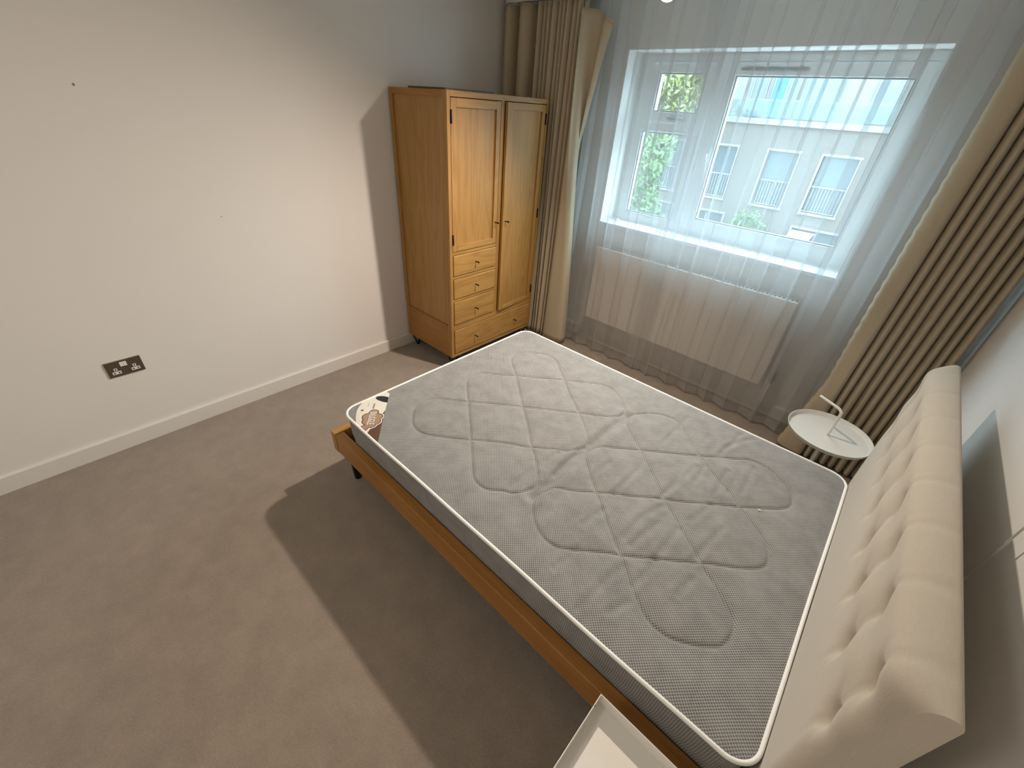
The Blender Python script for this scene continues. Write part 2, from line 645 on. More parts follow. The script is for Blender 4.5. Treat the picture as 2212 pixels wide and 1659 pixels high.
def baseboard(name, a, b, inward):
    """skirting with a small chamfer, from a to b along a wall, inward = room-side normal"""
    a, b, n = Vector(a), Vector(b), Vector(inward)
    prof = [(0, 0), (0.015, 0), (0.015, 0.088), (0.010, 0.096), (0, 0.096)]
    mb = MB()
    vs = [a + n * d + Vector((0, 0, z)) for d, z in prof] + [b + n * d + Vector((0, 0, z)) for d, z in prof]
    k = len(prof)
    fs = [tuple(range(k))[::-1], tuple(range(k, 2 * k))] + [(i, (i + 1) % k, k + (i + 1) % k, k + i) for i in range(k)]
    mb.add(vs, fs)
    return struct(mb.build(name, 'trim'))
baseboard('baseboard_left', (0.0005, BACK, 0), (0.0005, -0.0155, 0), (1, 0, 0))
baseboard('baseboard_front', (0.0, -0.0005, 0), (W, -0.0005, 0), (0, -1, 0))
baseboard('baseboard_right', (W - 0.0005, BACK, 0), (W - 0.0005, -0.0155, 0), (-1, 0, 0))

# ------------------------------------------------------------------ window
win = bpy.data.objects.new('window_1', None)
win.location = (WX0, 0.2, WZ0)
COL.objects.link(win)
struct(win)
FY0, FY1 = 0.20, 0.27
def wpart(mb, name, mat, bevel=0.003, parent=None):
    o = mb.build(name, mat, bevel=bevel)
    if parent is None:
        part(o, win)
    else:
        o.parent = parent
    return o
e = 0.0008
fr = wpart(MB().box(WX0, 0.972, FY0, FY1, WZ0, WZ1).box(0.972, WX1, FY0, FY1, 2.046, WZ1)
           .box(0.972, WX1, FY0, FY1, WZ0, 1.082).box(2.494, WX1, FY0, FY1, 1.082, 2.046), 'frame', 'upvc')
wpart(box(1.412, 1.490, FY0 + e, FY1 - e, 1.082, 2.046), 'mullion', 'upvc')
wpart(box(0.972, 1.412, FY0 + e, FY1 - e, 1.650, 1.706), 'transom', 'upvc')
def sash(x0, x1, z0, z1, px0, px1, pz0, pz1, proud, name='sash'):
    y0, y1 = FY0 - proud, FY1 - 0.01
    s = wpart(MB().box(x0, px0, y0, y1, z0, z1).box(px1, x1, y0, y1, z0, z1)
              .box(px0, px1, y0, y1, z0, pz0).box(px0, px1, y0, y1, pz1, z1), name, 'upvc', 0.005)
    g = 0.007
    gk = MB().box(px0, px0 + g, y0 + 0.008, y0 + 0.016, pz0, pz1).box(px1 - g, px1, y0 + 0.008, y0 + 0.016, pz0, pz1)
    gk.box(px0 + g, px1 - g, y0 + 0.008, y0 + 0.016, pz0, pz0 + g).box(px0 + g, px1 - g, y0 + 0.008, y0 + 0.016, pz1 - g, pz1)
    k = gk.build('gasket', 'grey_plastic')
    k.parent = s
    p = box(px0, px1, y0 + 0.022, y0 + 0.028, pz0, pz1).build('pane', 'glass')
    p.parent = s
    return s
s1 = sash(1.488, 2.496, 1.078, 2.044, 1.550, 2.436, 1.136, 1.978, 0.012)
s2 = sash(0.978, 1.416, 1.704, 2.040, 1.043, 1.363, 1.768, 1.987, 0.012)
s3 = sash(0.972, 1.412, 1.080, 1.652, 0.985, 1.405, 1.093, 1.645, -0.004, 'fixed_light')
def sub(mb, name, mat, parent, bevel=0.0):
    o = mb.build(name, mat, bevel=bevel)
    o.parent = parent
    return o
sub(box(1.575, 1.940, 0.180, 0.190, 2.003, 2.021), 'trickle_vent', 'grey_plastic', s1, 0.003)
hd = MB().box(1.505, 1.533, 0.176, 0.190, 1.500, 1.585)
hd.tube([(1.519, 0.178, 1.545), (1.519, 0.150, 1.545), (1.523, 0.146, 1.52), (1.540, 0.146, 1.440)], [0.009, 0.009, 0.010, 0.007], 10)
sub(hd, 'handle', 'upvc', s1, 0.002)
hd2 = MB().box(1.17, 1.245, 0.176, 0.190, 1.722, 1.742).tube([(1.205, 0.178, 1.732), (1.205, 0.152, 1.732), (1.225, 0.148, 1.732), (1.300, 0.148, 1.728)], [0.008, 0.008, 0.009, 0.007], 10)
sub(hd2, 'handle', 'grey_plastic', s2, 0.002)
# sill board
so = box(0.874, 2.541, -0.014, 0.199, 0.993, WZ0).build('sill', 'sill', bevel=0.004)
part(so, win)

# ================================================================== CURTAIN TRACKS
ct = thing('curtain_track', 'white curtain rail on the ceiling above the beige curtains', 'curtain rail', (1.6, -0.29, 2.325))
part(box(0.05, 3.15, -0.305, -0.275, 2.322, 2.3595).build('rail', 'white_plastic', bevel=0.004), ct)
part(box(0.035, 0.05, -0.308, -0.272, 2.318, 2.3595).build('end_cap', 'white_plastic', bevel=0.004), ct)
part(box(3.15, 3.165, -0.308, -0.272, 2.318, 2.3595).build('end_cap', 'white_plastic', bevel=0.004), ct)
ct2 = thing('sheer_track', 'white curtain rail carrying the sheers close to the window wall', 'curtain rail', (1.6, -0.19, 2.33))
part(box(0.05, 3.15, -0.203, -0.177, 2.330, 2.3595).build('rail', 'white_plastic', bevel=0.004), ct2)

# ================================================================== CURTAINS
def sheet(name, mat, plan, zs, thick=0.0, parent=None):
    """plan(z, k) -> list of (x, y); zs list; last optional z offset per column via third value"""
    rows = []
    for z in zs:
        rows.append([(q[0], q[1], z + (q[2] if len(q) > 2 else 0.0)) for q in plan(z)])
    o = MB().grid(rows).build(name, mat, fixn=False)
    if thick:
        so_ = o.modifiers.new('solidify', 'SOLIDIFY')
        so_.thickness = thick
        so_.offset = 0
    return o

def resample(pts, n):
    pts = [Vector((p[0], p[1], 0)) for p in pts]
    d = [0]
    for a, b in zip(pts, pts[1:]):
        d.append(d[-1] + (b - a).length)
    out = []
    j = 0
    for i in range(n):
        t = d[-1] * i / (n - 1)
        while j < len(d) - 2 and d[j + 1] < t:
            j += 1
        u = (t - d[j]) / max(1e-9, d[j + 1] - d[j])
        p = pts[j].lerp(pts[j + 1], min(1, u))
        out.append((p.x, p.y))
    return out

def lerp(a, b, t):
    return a + (b - a) * t

# left curtain: two loose waves beside the wall, a tight stack, then a broad leading panel that turns back at the top
lc = thing('curtain', 'beige lined curtain bunched in the corner behind the oak wardrobe', 'curtain', (0.45, -0.29, 0.01), 'beige curtains')
rl = random.Random(3)
stackw = [0.041 * (1 + rl.uniform(-0.18, 0.18)) for _ in range(9)]
def left_plan(z):
    t = (2.30 - z) / 2.29          # 0 top, 1 bottom
    P = []
    # loose waves
    ctrl = [(0.030, -0.30), (0.045, -0.255), (0.062, -0.325), (0.100, -0.338), (0.122, -0.30), (0.135, -0.23), (0.168, -0.222), (0.190, -0.29),
            (0.205, -0.335), (0.245, -0.340), (0.272, -0.30), (0.285, -0.23), (0.312, -0.225)]
    wob = 0.010 * math.sin(2.2 * z + 0.4)
    P += [(c.x + wob * 0.6, c.y) for c in catmull([(a, b, 0) for a, b in ctrl], 6)]
    x = 0.335
    for i, w in enumerate(stackw):
        w2 = w * (1 + 0.10 * math.sin(1.3 * z + i * 1.7)) * lerp(1.0, 0.94, t)
        for k in range(10):
            u = k / 10.0
            b = math.sin(math.pi * u)
            P.append((x + w2 * (0.5 - 0.5 * math.cos(math.pi * u) * (1 - 0.35 * b)), -0.232 - 0.088 * (b ** 0.55) - 0.008 * math.sin(i * 2.1 + z)))
        x += w2
    # leading panel
    xe = lerp(0.735, 0.885, t ** 1.3) + 0.008 * math.sin(3.1 * z)
    ctrl = [(x, -0.235), (x + 0.010, -0.30), (x + 0.03, -0.335), (lerp(x, xe, 0.6), -0.338 + 0.01 * math.sin(2 * z)), (xe - 0.02, -0.322), (xe, -0.295)]
    ret = max(0.0, 1 - t / 0.36)
    rx = xe + 0.155 * ret ** 0.8 - 0.03 * (1 - ret)
    ctrl += [(lerp(xe, rx, 0.22), -0.250), (lerp(xe, rx, 0.45), -0.243), (lerp(xe, rx, 0.72), -0.268), (rx, -0.238)]
    dz = 0.0
    pts = catmull([(a, b, 0) for a, b in ctrl], 8)
    n = len(pts)
    for i, c in enumerate(pts):
        u = max(0, (i - n * 0.70) / (n * 0.30))
        P.append((c.x, c.y, -0.075 * u * max(0, 1 - t * 9)))
    return P
zs = list(np.linspace(0.012, 2.31, 46))
o = sheet('cloth', 'curtain', left_plan, zs, 0.003)
part(o, lc)

rc = thing('curtain', 'beige lined curtain bunched at the right wall behind the round table', 'curtain', (2.95, -0.29, 0.01), 'beige curtains')
rr_ = random.Random(11)
rw = [0.0405 * (1 + rr_.uniform(-0.22, 0.22)) for _ in range(8)]
def right_plan(z):
    t = (2.30 - z) / 2.29
    x0 = 2.742 - 0.075 * max(0, t - 0.78) / 0.22 + 0.0012 * math.sin(5 * z) + 0.0018 * math.sin(95 * z) * (1 if z < 1.7 else 0.3)
    P = []
    xs = 2.845 - 0.02 * t
    ctrl = [(x0, -0.262), (x0 + 0.004, -0.290), (x0 + 0.015, -0.312), (lerp(x0, xs, 0.5), -0.330 + 0.006 * math.sin(3 * z)), (xs - 0.018, -0.330), (xs - 0.004, -0.30), (xs, -0.24)]
    P += [(c.x, c.y) for c in catmull([(a, b, 0) for a, b in ctrl], 7)]
    x = xs
    tot = sum(rw)
    for i, w in enumerate(rw):
        w2 = w * (3.165 - xs) / tot * (1 + 0.05 * math.sin(1.1 * z + i * 2.3) - 0.05 * math.sin(1.1 * z + i * 2.3 + 2.3))
        for k in range(12):
            u = k / 12.0
            b = math.sin(math.pi * u)
            P.append((x + w2 * (0.5 - 0.5 * math.cos(math.pi * u) * (1 - 0.35 * b)), -0.235 - 0.090 * (b ** 0.55) - 0.007 * math.sin(i * 1.7 + 0.8 * z)))
        x += w2
    P.append((x, -0.235))
    return P
o = sheet('cloth', 'curtain', right_plan, list(np.linspace(0.012, 2.31, 200)), 0.003)
part(o, rc)

# sheers: omega folds that overlap themselves
def sheer(name, label, x0, x1, n, seed, yc, spread, join_right):
    r = random.Random(seed)
    ws = [r.uniform(0.7, 1.35) for _ in range(n)]
    tot = sum(ws)
    edges = [x0]
    for w in ws:
        edges.append(edges[-1] + w / tot * (x1 - x0))
    amp = [r.uniform(0.022, 0.036) for _ in range(n)]
    ov = [r.uniform(0.12, 0.22) for _ in range(n)]
    ph = [r.uniform(0, 6.28) for _ in range(n)]
    def plan(z):
        t = (2.31 - z) / 2.29
        P = []
        K = 24
        for i in range(n):
            a, b = edges[i], edges[i + 1]
            w = b - a
            dx = 0.010 * math.sin(1.4 * z + ph[i]) * t
            for k in range(K + (1 if i == n - 1 else 0)):
                u = 2 * math.pi * k / K
                amx = amp[i] * (0.75 + 0.35 * t)
                x = a + w * k / K - w * ov[i] * (1.15 - 0.35 * t) * math.sin(2 * u) + dx * math.sin(math.pi * k / K)
                xx = a + w * k / K
                # the two panels pass each other where they meet: flatter there, one behind the other
                q = max(0.0, 1 - ((x1 - xx) if join_right else (xx - x0)) / 0.16)
                yy = (amx * math.cos(u) + 0.006 * math.sin(2 * z + ph[i])) * (1 - 0.85 * q) + (0.026 if join_right else -0.012) * min(1, 1.5 * q)
                P.append((x, yc + yy))
        return P
    th = thing(name, label, 'sheer curtain', ((x0 + x1) / 2, yc, 0.02), 'white sheers')
    o = sheet('voile', 'sheer', plan, list(np.linspace(0.075, 2.325, 40)))
    part(o, th)
    # doubled hem at the foot of the sheer
    h = sheet('hem', 'sheer', plan, [0.020, 0.045, 0.075])
    h2 = sheet('hem_turn', 'sheer', lambda z: [(p[0], p[1] + 0.003) for p in plan(z)], [0.020, 0.045, 0.075])
    part(h, th)
    part(h2, th)
    return th
sheer('sheer_curtain', 'translucent white sheer panel hanging over the narrow left window lights', 0.74, 1.560, 5, 5, -0.188, 0.0, True)
sheer('sheer_curtain', 'wide translucent white sheer panel hanging over the big right window pane', 1.465, 2.98, 10, 21, -0.190, 0.0, False)

# ================================================================== RADIATOR
rd = thing('radiator', 'white panel radiator on the window wall behind the sheers', 'radiator', (1.695, -0.06, 0.25))
RX0, RX1, RZ0, RZ1 = 0.972, 2.420, 0.250, 0.852
fp = MB().box(RX0, RX1, -0.120, -0.108, RZ0, RZ1)
part(fp.build('front_panel', 'radiator', bevel=0.005), rd)
part(box(RX0 + 0.01, RX1 - 0.01, -0.047, -0.038, RZ0 + 0.01, RZ1 - 0.01).build('back_panel', 'radiator'), rd)
part(MB().box(RX0, RX0 + 0.004, -0.107, -0.048, RZ0 + 0.02, RZ1).build('side_cover', 'radiator'), rd)
part(MB().box(RX1 - 0.004, RX1, -0.107, -0.048, RZ0 + 0.02, RZ1).build('side_cover', 'radiator'), rd)
gm = MB()
for i in range(58):
    x = RX0 + 0.02 + i * 0.0245
    gm.box(x, x + 0.010, -0.104, -0.050, RZ1 - 0.006, RZ1 - 0.002)
gm.box(RX0 + 0.005, RX1 - 0.005, -0.107, -0.104, RZ1 - 0.012, RZ1).box(RX0 + 0.005, RX1 - 0.005, -0.050, -0.047, RZ1 - 0.012, RZ1)
part(gm.build('top_grille', 'radiator', kind='stuff'), rd)
part(MB().box(1.25, 1.29, -0.038, -0.0005, RZ0 + 0.05, RZ1 - 0.05).build('wall_bracket', 'radiator'), rd)
part(MB().box(2.10, 2.14, -0.038, -0.0005, RZ0 + 0.05, RZ1 - 0.05).build('wall_bracket', 'radiator'), rd)
vl = part(MB().tube([(RX1, -0.078, 0.285), (RX1 + 0.055, -0.078, 0.285)], 0.011, 12).tube([(RX1 + 0.05, -0.078, 0.0), (RX1 + 0.05, -0.078, 0.30)], 0.008, 12).build('valve_pipe', 'white_metal'), rd)
part(MB().lathe([(0.014, 0.0), (0.019, 0.01), (0.019, 0.055), (0.015, 0.065)], (RX1 + 0.05, -0.078, 0.295), 20).build('valve_head', 'grey_plastic'), rd)
part(MB().tube([(RX0, -0.078, 0.285), (RX0 - 0.05, -0.078, 0.285), (RX0 - 0.05, -0.078, 0.0)], 0.009, 12).build('valve_pipe', 'white_metal'), rd)

# ================================================================== WARDROBE
wd = thing('wardrobe', 'oak wardrobe with two doors, four drawers and black hairpin legs in the corner', 'wardrobe', (0.294, -0.848, 0.0))
X0, XF = 0.017, 0.573
Y0, Y1, Z0, Z1 = -1.297, -0.399, 0.0986, 1.7897
def wp(mb, name, mat, bevel=0.0015):
    return part(mb.build(name, mat, bevel=bevel), wd)
T = 0.018
# carcass: back, floor, top, inner side skins, partition
wp(box(X0, X0 + 0.008, Y0 + T, Y1 - T, Z0 + T, Z1 - T), 'back_panel', 'oak_z', 0)
wp(box(X0, XF - 0.022, Y0 + 0.012, Y1 - 0.0005, Z1 - 0.020, Z1), 'top_panel', 'oak_y')
wp(box(X0, XF - 0.022, Y0 + 0.012, Y1 - 0.0005, Z0, Z0 + T), 'bottom_panel', 'oak_y')
wp(box(X0 + 0.008, XF - 0.024, Y1 - T, Y1 - 0.001, Z0 + T, Z1 - 0.020), 'side_panel', 'oak_z')
wp(box(X0 + 0.008, XF - 0.024, Y0 + 0.010, Y0 + 0.016, Z0 + T, Z1 - 0.020), 'side_panel', 'oak_z', 0)
wp(box(X0 + 0.008, XF - 0.03, -0.852, -0.838, 0.345, Z1 - 0.020), 'partition', 'gap_shade', 0)
wp(box(XF - 0.036, XF - 0.030, Y0 + 0.018, Y1 - T, Z0 + T + 0.001, Z1 - 0.021), 'interior_shade_sheet', 'gap_shade', 0)  # added dark sheet behind the fronts, imitates interior shade in the gaps
# side frame facing the room: stiles and rails proud of the panel
S0, S1 = Y0, Y0 + 0.011
wp(box(X0, X0 + 0.030, S0, S1, Z0, Z1), 'side_stile', 'oak_z')
wp(box(XF - 0.040, XF - 0.0225, S0, S1, Z0, Z1), 'side_stile', 'oak_z')
wp(box(X0 + 0.0302, XF - 0.0402, S0 + 0.001, S1, Z1 - 0.034, Z1), 'side_rail', 'oak_x')
wp(box(X0 + 0.0302, XF - 0.0402, S0 + 0.001, S1, 0.332, 0.358), 'side_rail', 'oak_x')
wp(box(X0 + 0.0302, XF - 0.0402, S0 + 0.001, S1, Z0, Z0 + 0.028), 'side_rail', 'oak_x')
wp(box(X0 + 0.0302, XF - 0.0402, S0 + 0.003, S1 - 0.0005, Z0 + 0.028, 0.332), 'lower_side_panel', 'oak_x', 0)
# face frame
F0, F1 = XF - 0.022, XF
def ff(y0, y1, z0, z1, name, mat):
    return wp(box(F0, F1, y0, y1, z0, z1), name, mat, 0.0012)
ff(Y0, -1.2725, Z0, Z1, 'face_stile', 'oak_z')
ff(-0.4185, Y1, Z0, Z1, 'face_stile', 'oak_z')
ff(-0.8615, -0.8315, 0.3655, 1.7600, 'face_stile', 'oak_z')
ff(-1.2722, -0.8437, 1.7602, Z1, 'face_rail', 'oak_y')
ff(-0.8430, -0.4188, 1.7602, Z1, 'face_rail', 'oak_y')
ff(-1.2722, -0.4188, 0.3250, 0.3652, 'face_rail', 'oak_y')
ff(-1.2722, -0.4188, Z0, 0.1240, 'face_rail', 'oak_y')
for z in (0.8815, 0.7155, 0.5490):
    ff(-1.2722, -0.8618, z, z + 0.0185, 'face_rail', 'oak_y')

def knob(p, par, name='knob'):
    x, y, z = p
    mb = MB()
    prof = [(0.0, 0.0), (0.0048, 0.0), (0.0036, 0.006), (0.0036, 0.020), (0.0062, 0.026), (0.0066, 0.030), (0.0050, 0.034), (0.0, 0.035)]
    vs, fs, sg = [], [], 14
    for r, d in prof:
        for k in range(sg):
            a = 2 * math.pi * k / sg
            vs.append((x + d, y + r * math.cos(a), z + r * math.sin(a)))
    for i in range(len(prof) - 1):
        for k in range(sg):
            k2 = (k + 1) % sg
            fs.append((i * sg + k, i * sg + k2, (i + 1) * sg + k2, (i + 1) * sg + k))
    mb.add(vs, fs, True)
    o = mb.build(name, 'black_metal')
    if par is not None:
        o.parent = par
    return o

def door(y0, y1, z0, z1, hinge_right, ajar, panel, knob_y, knob_z, hinges):
    """inset framed door with a sunk panel; built around its hinge line"""
    hy = y1 if hinge_right else y0
    org = (XF, hy, 0.5 * (z0 + z1))
    b0, b1 = XF - 0.021, XF - 0.0005
    py0, py1, pz0, pz1 = panel
    mb = MB().box(b0, b1, y0, py0, z0, z1).box(b0, b1, py1, y1, z0, z1)
    mb.box(b0, b1, py0 + 0.0002, py1 - 0.0002, pz1, z1).box(b0, b1, py0 + 0.0002, py1 - 0.0002, z0, pz0)
    d = part(mb.build('door', 'oak_z', bevel=0.0015, origin=org), wd)
    d.data.materials.append(M['oak_y'])
    for i, f in enumerate(d.data.polygons):
        f.material_index = 1 if i >= 12 else 0
    inv = Matrix.Translation(org).inverted()
    def dp(o):
        o.parent = d
        o.matrix_parent_inverse = inv
        return o
    dp(box(b0 + 0.002, b1 - 0.0130, py0, py1, pz0, pz1).build('panel', 'oak_z'))
    dp(knob((XF - 0.0005, knob_y, knob_z), None))
    for hz in hinges:
        h = MB().box(XF - 0.004, XF + 0.0045, hy - 0.006, hy + 0.006, hz - 0.032, hz + 0.032)
        h.tube([(XF + 0.004, hy, hz - 0.034), (XF + 0.004, hy, hz + 0.034)], 0.004, 10)
        dp(h.build('hinge', 'black_metal'))
    d.rotation_euler = (0, 0, ajar)
    return d
door(-1.2690, -0.8640, 0.9035, 1.7565, False, 0.0, (-1.226, -0.900, 0.944, 1.712), -0.880, 1.050, (1.667, 0.985))
door(-0.8275, -0.4220, 0.3690, 1.7565, True, math.radians(3.2), (-0.778, -0.462, 0.398, 1.717), -0.800, 1.052, (1.675, 1.064, 0.458))
def drawer(y0, y1, z0, z1, knobs):
    d = wp(box(XF - 0.30, XF + 0.005, y0, y1, z0, z1), 'drawer', 'oak_y', 0.004)
    for ky in knobs:
        knob((XF + 0.0045, ky, 0.5 * (z0 + z1)), d)
    return d
drawer(-1.2690, -0.8650, 0.7385, 0.8785, (-1.066,))
drawer(-1.2690, -0.8650, 0.5710, 0.7125, (-1.066,))
drawer(-1.2690, -0.8650, 0.3690, 0.5455, (-1.066,))
drawer(-1.2690, -0.4220, 0.1280, 0.3210, (-1.067, -0.617))
# hairpin legs
for (lx, ly, sx, sy) in ((X0 + 0.03, Y0 + 0.03, 1, 1), (XF - 0.03, Y0 + 0.03, -1, 1), (X0 + 0.03, Y1 - 0.03, 1, -1), (XF - 0.03, Y1 - 0.03, -1, -1)):
    mb = MB()
    fx, fy = lx + sx * 0.018, ly + sy * 0.018
    tops = [(lx - sx * 0.012, ly - sy * 0.012), (lx + sx * 0.075, ly), (lx, ly + sy * 0.075)]
    for tx, ty in tops:
        bx, by = lerp(fx, tx, 0.16), lerp(fy, ty, 0.16)
        mb.tube([(tx, ty, Z0 - 0.001), (bx, by, 0.012), (fx, fy, 0.006)], 0.0055, 10)
    mb.box(min(lx - sx * 0.02, lx + sx * 0.085), max(lx - sx * 0.02, lx + sx * 0.085), min(ly - sy * 0.02, ly + sy * 0.085), max(ly - sy * 0.02, ly + sy * 0.085), Z0 - 0.004, Z0 - 0.0005)
    mb.lathe([(0.010, 0.0), (0.011, 0.004), (0.006, 0.010)], (fx, fy, 0.0005), 14)
    wp(mb, 'hairpin_leg', 'black_metal', 0)
tb = box(0.205, 0.545, -1.285, -0.905, Z1 + 0.0004, Z1 + 0.0095).build('loose_board', 'dark_wood', bevel=0.001)
tag(tb, 'thin dark board lying flat on top of the wardrobe', 'board')

# ================================================================== BED
bed = thing('bed', 'oak bed frame with tall buttoned linen headboard and black feet', 'bed', (2.03, -1.749, 0.0))
BZ0, BZ1 = 0.190, 0.310
def bp(mb, name, mat, bevel=0.003):
    return part(mb.build(name, mat, bevel=bevel), bed)
bp(box(1.045, 2.990, -2.454, -2.410, BZ0, BZ1), 'side_rail', 'oak_x')
bp(box(1.045, 2.990, -1.088, -1.044, BZ0, BZ1), 'side_rail', 'oak_x')
bp(box(1.004, 1.0448, -2.457, -1.041, BZ0 + 0.001, BZ1 + 0.006), 'foot_board', 'oak_y')
bp(box(2.955, 2.9895, -2.4098, -1.0882, BZ0, BZ1 - 0.03), 'head_rail', 'oak_y')
for i in range(12):
    x = 1.10 + i * 0.158
    bp(box(x, x + 0.085, -2.4095, -1.0885, 0.232, 0.2545), 'slat', 'oak_y')
for (x, y, dx, dy) in ((1.085, -2.400, -1, 1), (1.085, -1.098, -1, -1), (2.93, -2.400, 1, 1), (2.93, -1.098, 1, -1)):
    mb = MB()
    n = 16
    mb.lathe([(0.016, 0.0), (0.018, 0.004), (0.026, BZ0 - 0.004), (0.026, BZ0 - 0.0005)], (x, y, 0.0), 18)
    mb.box(x - 0.04, x + 0.04, y - 0.04, y + 0.04, BZ0 - 0.006, BZ0 - 0.0003)
    bp(mb, 'leg', 'black_metal', 0)
# headboard: padded shell swept round its profile
HY0, HY1, HXF, HXB, HZ0, HZ1 = -2.458, -1.030, 2.999, 3.062, 0.150, 1.070
BCOLS = [-1.749 + 0.18 * (i - 3.5) for i in range(8)]
BROWS = (0.800, 0.962)
def hb_off(y, z):
    """how far the padding stands out (positive towards the room) at y, z"""
    o = 0.010
    c = (y - BCOLS[0]) / 0.18
    inside = max(0.0, min(1.0, (c + 0.5) / 0.3, (7.5 - c) / 0.3))
    wave = 0.5 - 0.5 * math.cos(2 * math.pi * c)
    # soft pillows between the button columns, dying out towards the top and the bottom
    band = math.exp(-((z - 0.885) / 0.115) ** 4)
    o -= inside * band * 0.007 * (1 - wave) ** 2
    if abs(z - 0.88) < 0.24:
        for bz in BROWS:
            for by in BCOLS:
                dy, dz = y - by, z - bz
                if abs(dy) < 0.12:
                    o -= 0.017 * math.exp(-((dy / 0.026) ** 2 + (dz / 0.026) ** 2))
                    # pull pleats above and below each button
                    o -= 0.010 * math.exp(-((dy / 0.011) ** 2)) * math.exp(-((dz / 0.055) ** 2))
                    o -= 0.006 * math.exp(-(((dy - 0.55 * dz) / 0.012) ** 2)) * math.exp(-((dz / 0.05) ** 2))
    o += 0.008 * math.exp(-((z - 0.881) / 0.045) ** 2) * (0.4 + 0.6 * wave)
    o += 0.006 * math.exp(-((z - 1.02) / 0.05) ** 2)
    if z < 0.70:
        o *= lerp(0.35, 1.0, max(0.0, (z - 0.40) / 0.30))
    de = min(y - HY0, HY1 - y)
    if de < 0.06:
        o -= 0.036 * (1 - de / 0.06) ** 2
    return o
rows = []
ys = [HY0 + (HY1 - HY0) * i / 190.0 for i in range(191)]
RT = 0.045
for y in ys:
    prof = []
    for z in np.linspace(HZ0, HZ1 - RT, 78):
        prof.append((HXF - hb_off(y, z), y, z))
    xf = HXF - hb_off(y, HZ1 - RT)
    c = math.cos(2 * math.pi * (y - BCOLS[0]) / 0.18)
    for a in np.linspace(0, math.pi / 2, 9)[1:]:
        prof.append((lerp(xf, HXB - 0.012, (1 - math.cos(a))), y, HZ1 - RT + (RT + 0.001 - 0.002 * max(0, c) ** 4) * math.sin(a)))
    prof.append((HXB - 0.003, y, HZ1 - 0.002))
    prof.append((HXB, y, HZ1 - 0.010))
    for z in np.linspace(HZ1 - 0.05, HZ0, 6):
        prof.append((HXB, y, z))
    rows.append(prof)
mb = MB().grid(rows)
nc = len(rows[0])
mb.add([tuple(p) for p in rows[0]], [tuple(range(nc))])
mb.add([tuple(p) for p in rows[-1]], [tuple(range(nc))])
hb = part(mb.build('headboard', 'linen'), bed)
for bz in BROWS:
    for by in BCOLS:
        xb = HXF - hb_off(by, bz)
        pr = [(0.0, -0.0035), (0.008, -0.002), (0.0105, 0.0012), (0.0085, 0.004), (0.0, 0.005)]
        vs, fs, sg = [], [], 14
        for r, d in pr:
            for k in range(sg):
                a = 2 * math.pi * k / sg
                vs.append((xb + 0.001 - d, by + r * math.cos(a), bz + r * math.sin(a)))
        for i in range(len(pr) - 1):
            for k in range(sg):
                k2 = (k + 1) % sg
                fs.append((i * sg + k, i * sg + k2, (i + 1) * sg + k2, (i + 1) * sg + k))
        b_ = MB().add(vs, fs, True).build('button', 'linen')
        b_.parent = hb
bp(MB().box(3.010, 3.050, -2.36, -2.30, 0.0, 0.16), 'headboard_strut', 'black_metal', 0)
bp(MB().box(3.010, 3.050, -1.20, -1.14, 0.0, 0.16), 'headboard_strut', 'black_metal', 0)

# ================================================================== MATTRESS
mt = thing('mattress', 'grey knit quilted double mattress with white piping on the oak bed', 'mattress', (2.04, -1.749, 0.255))
MX0, MX1, MY0, MY1, MZ = 1.095, 2.990, -2.425, -1.073, 0.4735
QA= [(2.042, -2.076), (1.997, -2.026), (1.928, -1.966), (1.894, -1.941), (1.855, -1.907), (1.767, -1.83), (1.688, -1.765), (1.645, -1.73), (1.525, -1.627), (1.451, -1.563), (1.358, -1.491), (1.315, -1.456), (1.289, -1.417), (1.286, -1.364), (1.302, -1.321), (1.351, -1.274), (1.403, -1.241), (1.452, -1.239), (1.505, -1.257), (1.566, -1.31), (1.655, -1.384), (1.775, -1.486), (1.896, -1.576), (1.961, -1.632), (2.014, -1.681), (2.055, -1.732)]
QA2= [(1.433, -1.571), (1.382, -1.616), (1.304, -1.678), (1.29, -1.714), (1.293, -1.775), (1.324, -1.82), (1.386, -1.874), (1.454, -1.927), (1.529, -1.989), (1.635, -2.077), (1.709, -2.138), (1.785, -2.203), (1.838, -2.246), (1.879, -2.263), (1.926, -2.259), (1.965, -2.231), (1.984, -2.215), (2.013, -2.201), (2.037, -2.176), (2.05, -2.146), (2.057, -2.11), (2.046, -2.08)]
QA3= [(1.433, -1.571), (1.466, -1.543), (1.524, -1.497), (1.591, -1.443), (1.658, -1.389), (1.718, -1.346), (1.776, -1.301), (1.836, -1.26), (1.884, -1.258), (1.927, -1.272), (1.973, -1.304), (2.024, -1.355), (2.052, -1.393), (2.053, -1.438), (2.036, -1.473), (2.002, -1.5), (1.94, -1.545), (1.896, -1.576), (1.821, -1.632), (1.733, -1.699), (1.662, -1.752), (1.578, -1.817), (1.513, -1.869), (1.449, -1.923), (1.393, -1.969), (1.351, -1.998), (1.318, -2.028), (1.3, -2.069), (1.3, -2.116), (1.322, -2.165), (1.373, -2.209), (1.415, -2.235), (1.462, -2.242), (1.51, -2.229), (1.565, -2.192), (1.618, -2.153), (1.668, -2.113), (1.72, -2.068), (1.778, -2.022), (1.823, -1.99), (1.863, -1.968), (1.893, -1.944), (1.939, -1.908), (1.976, -1.875), (2.01, -1.856), (2.038, -1.828), (2.056, -1.786), (2.062, -1.761), (2.055, -1.732)]
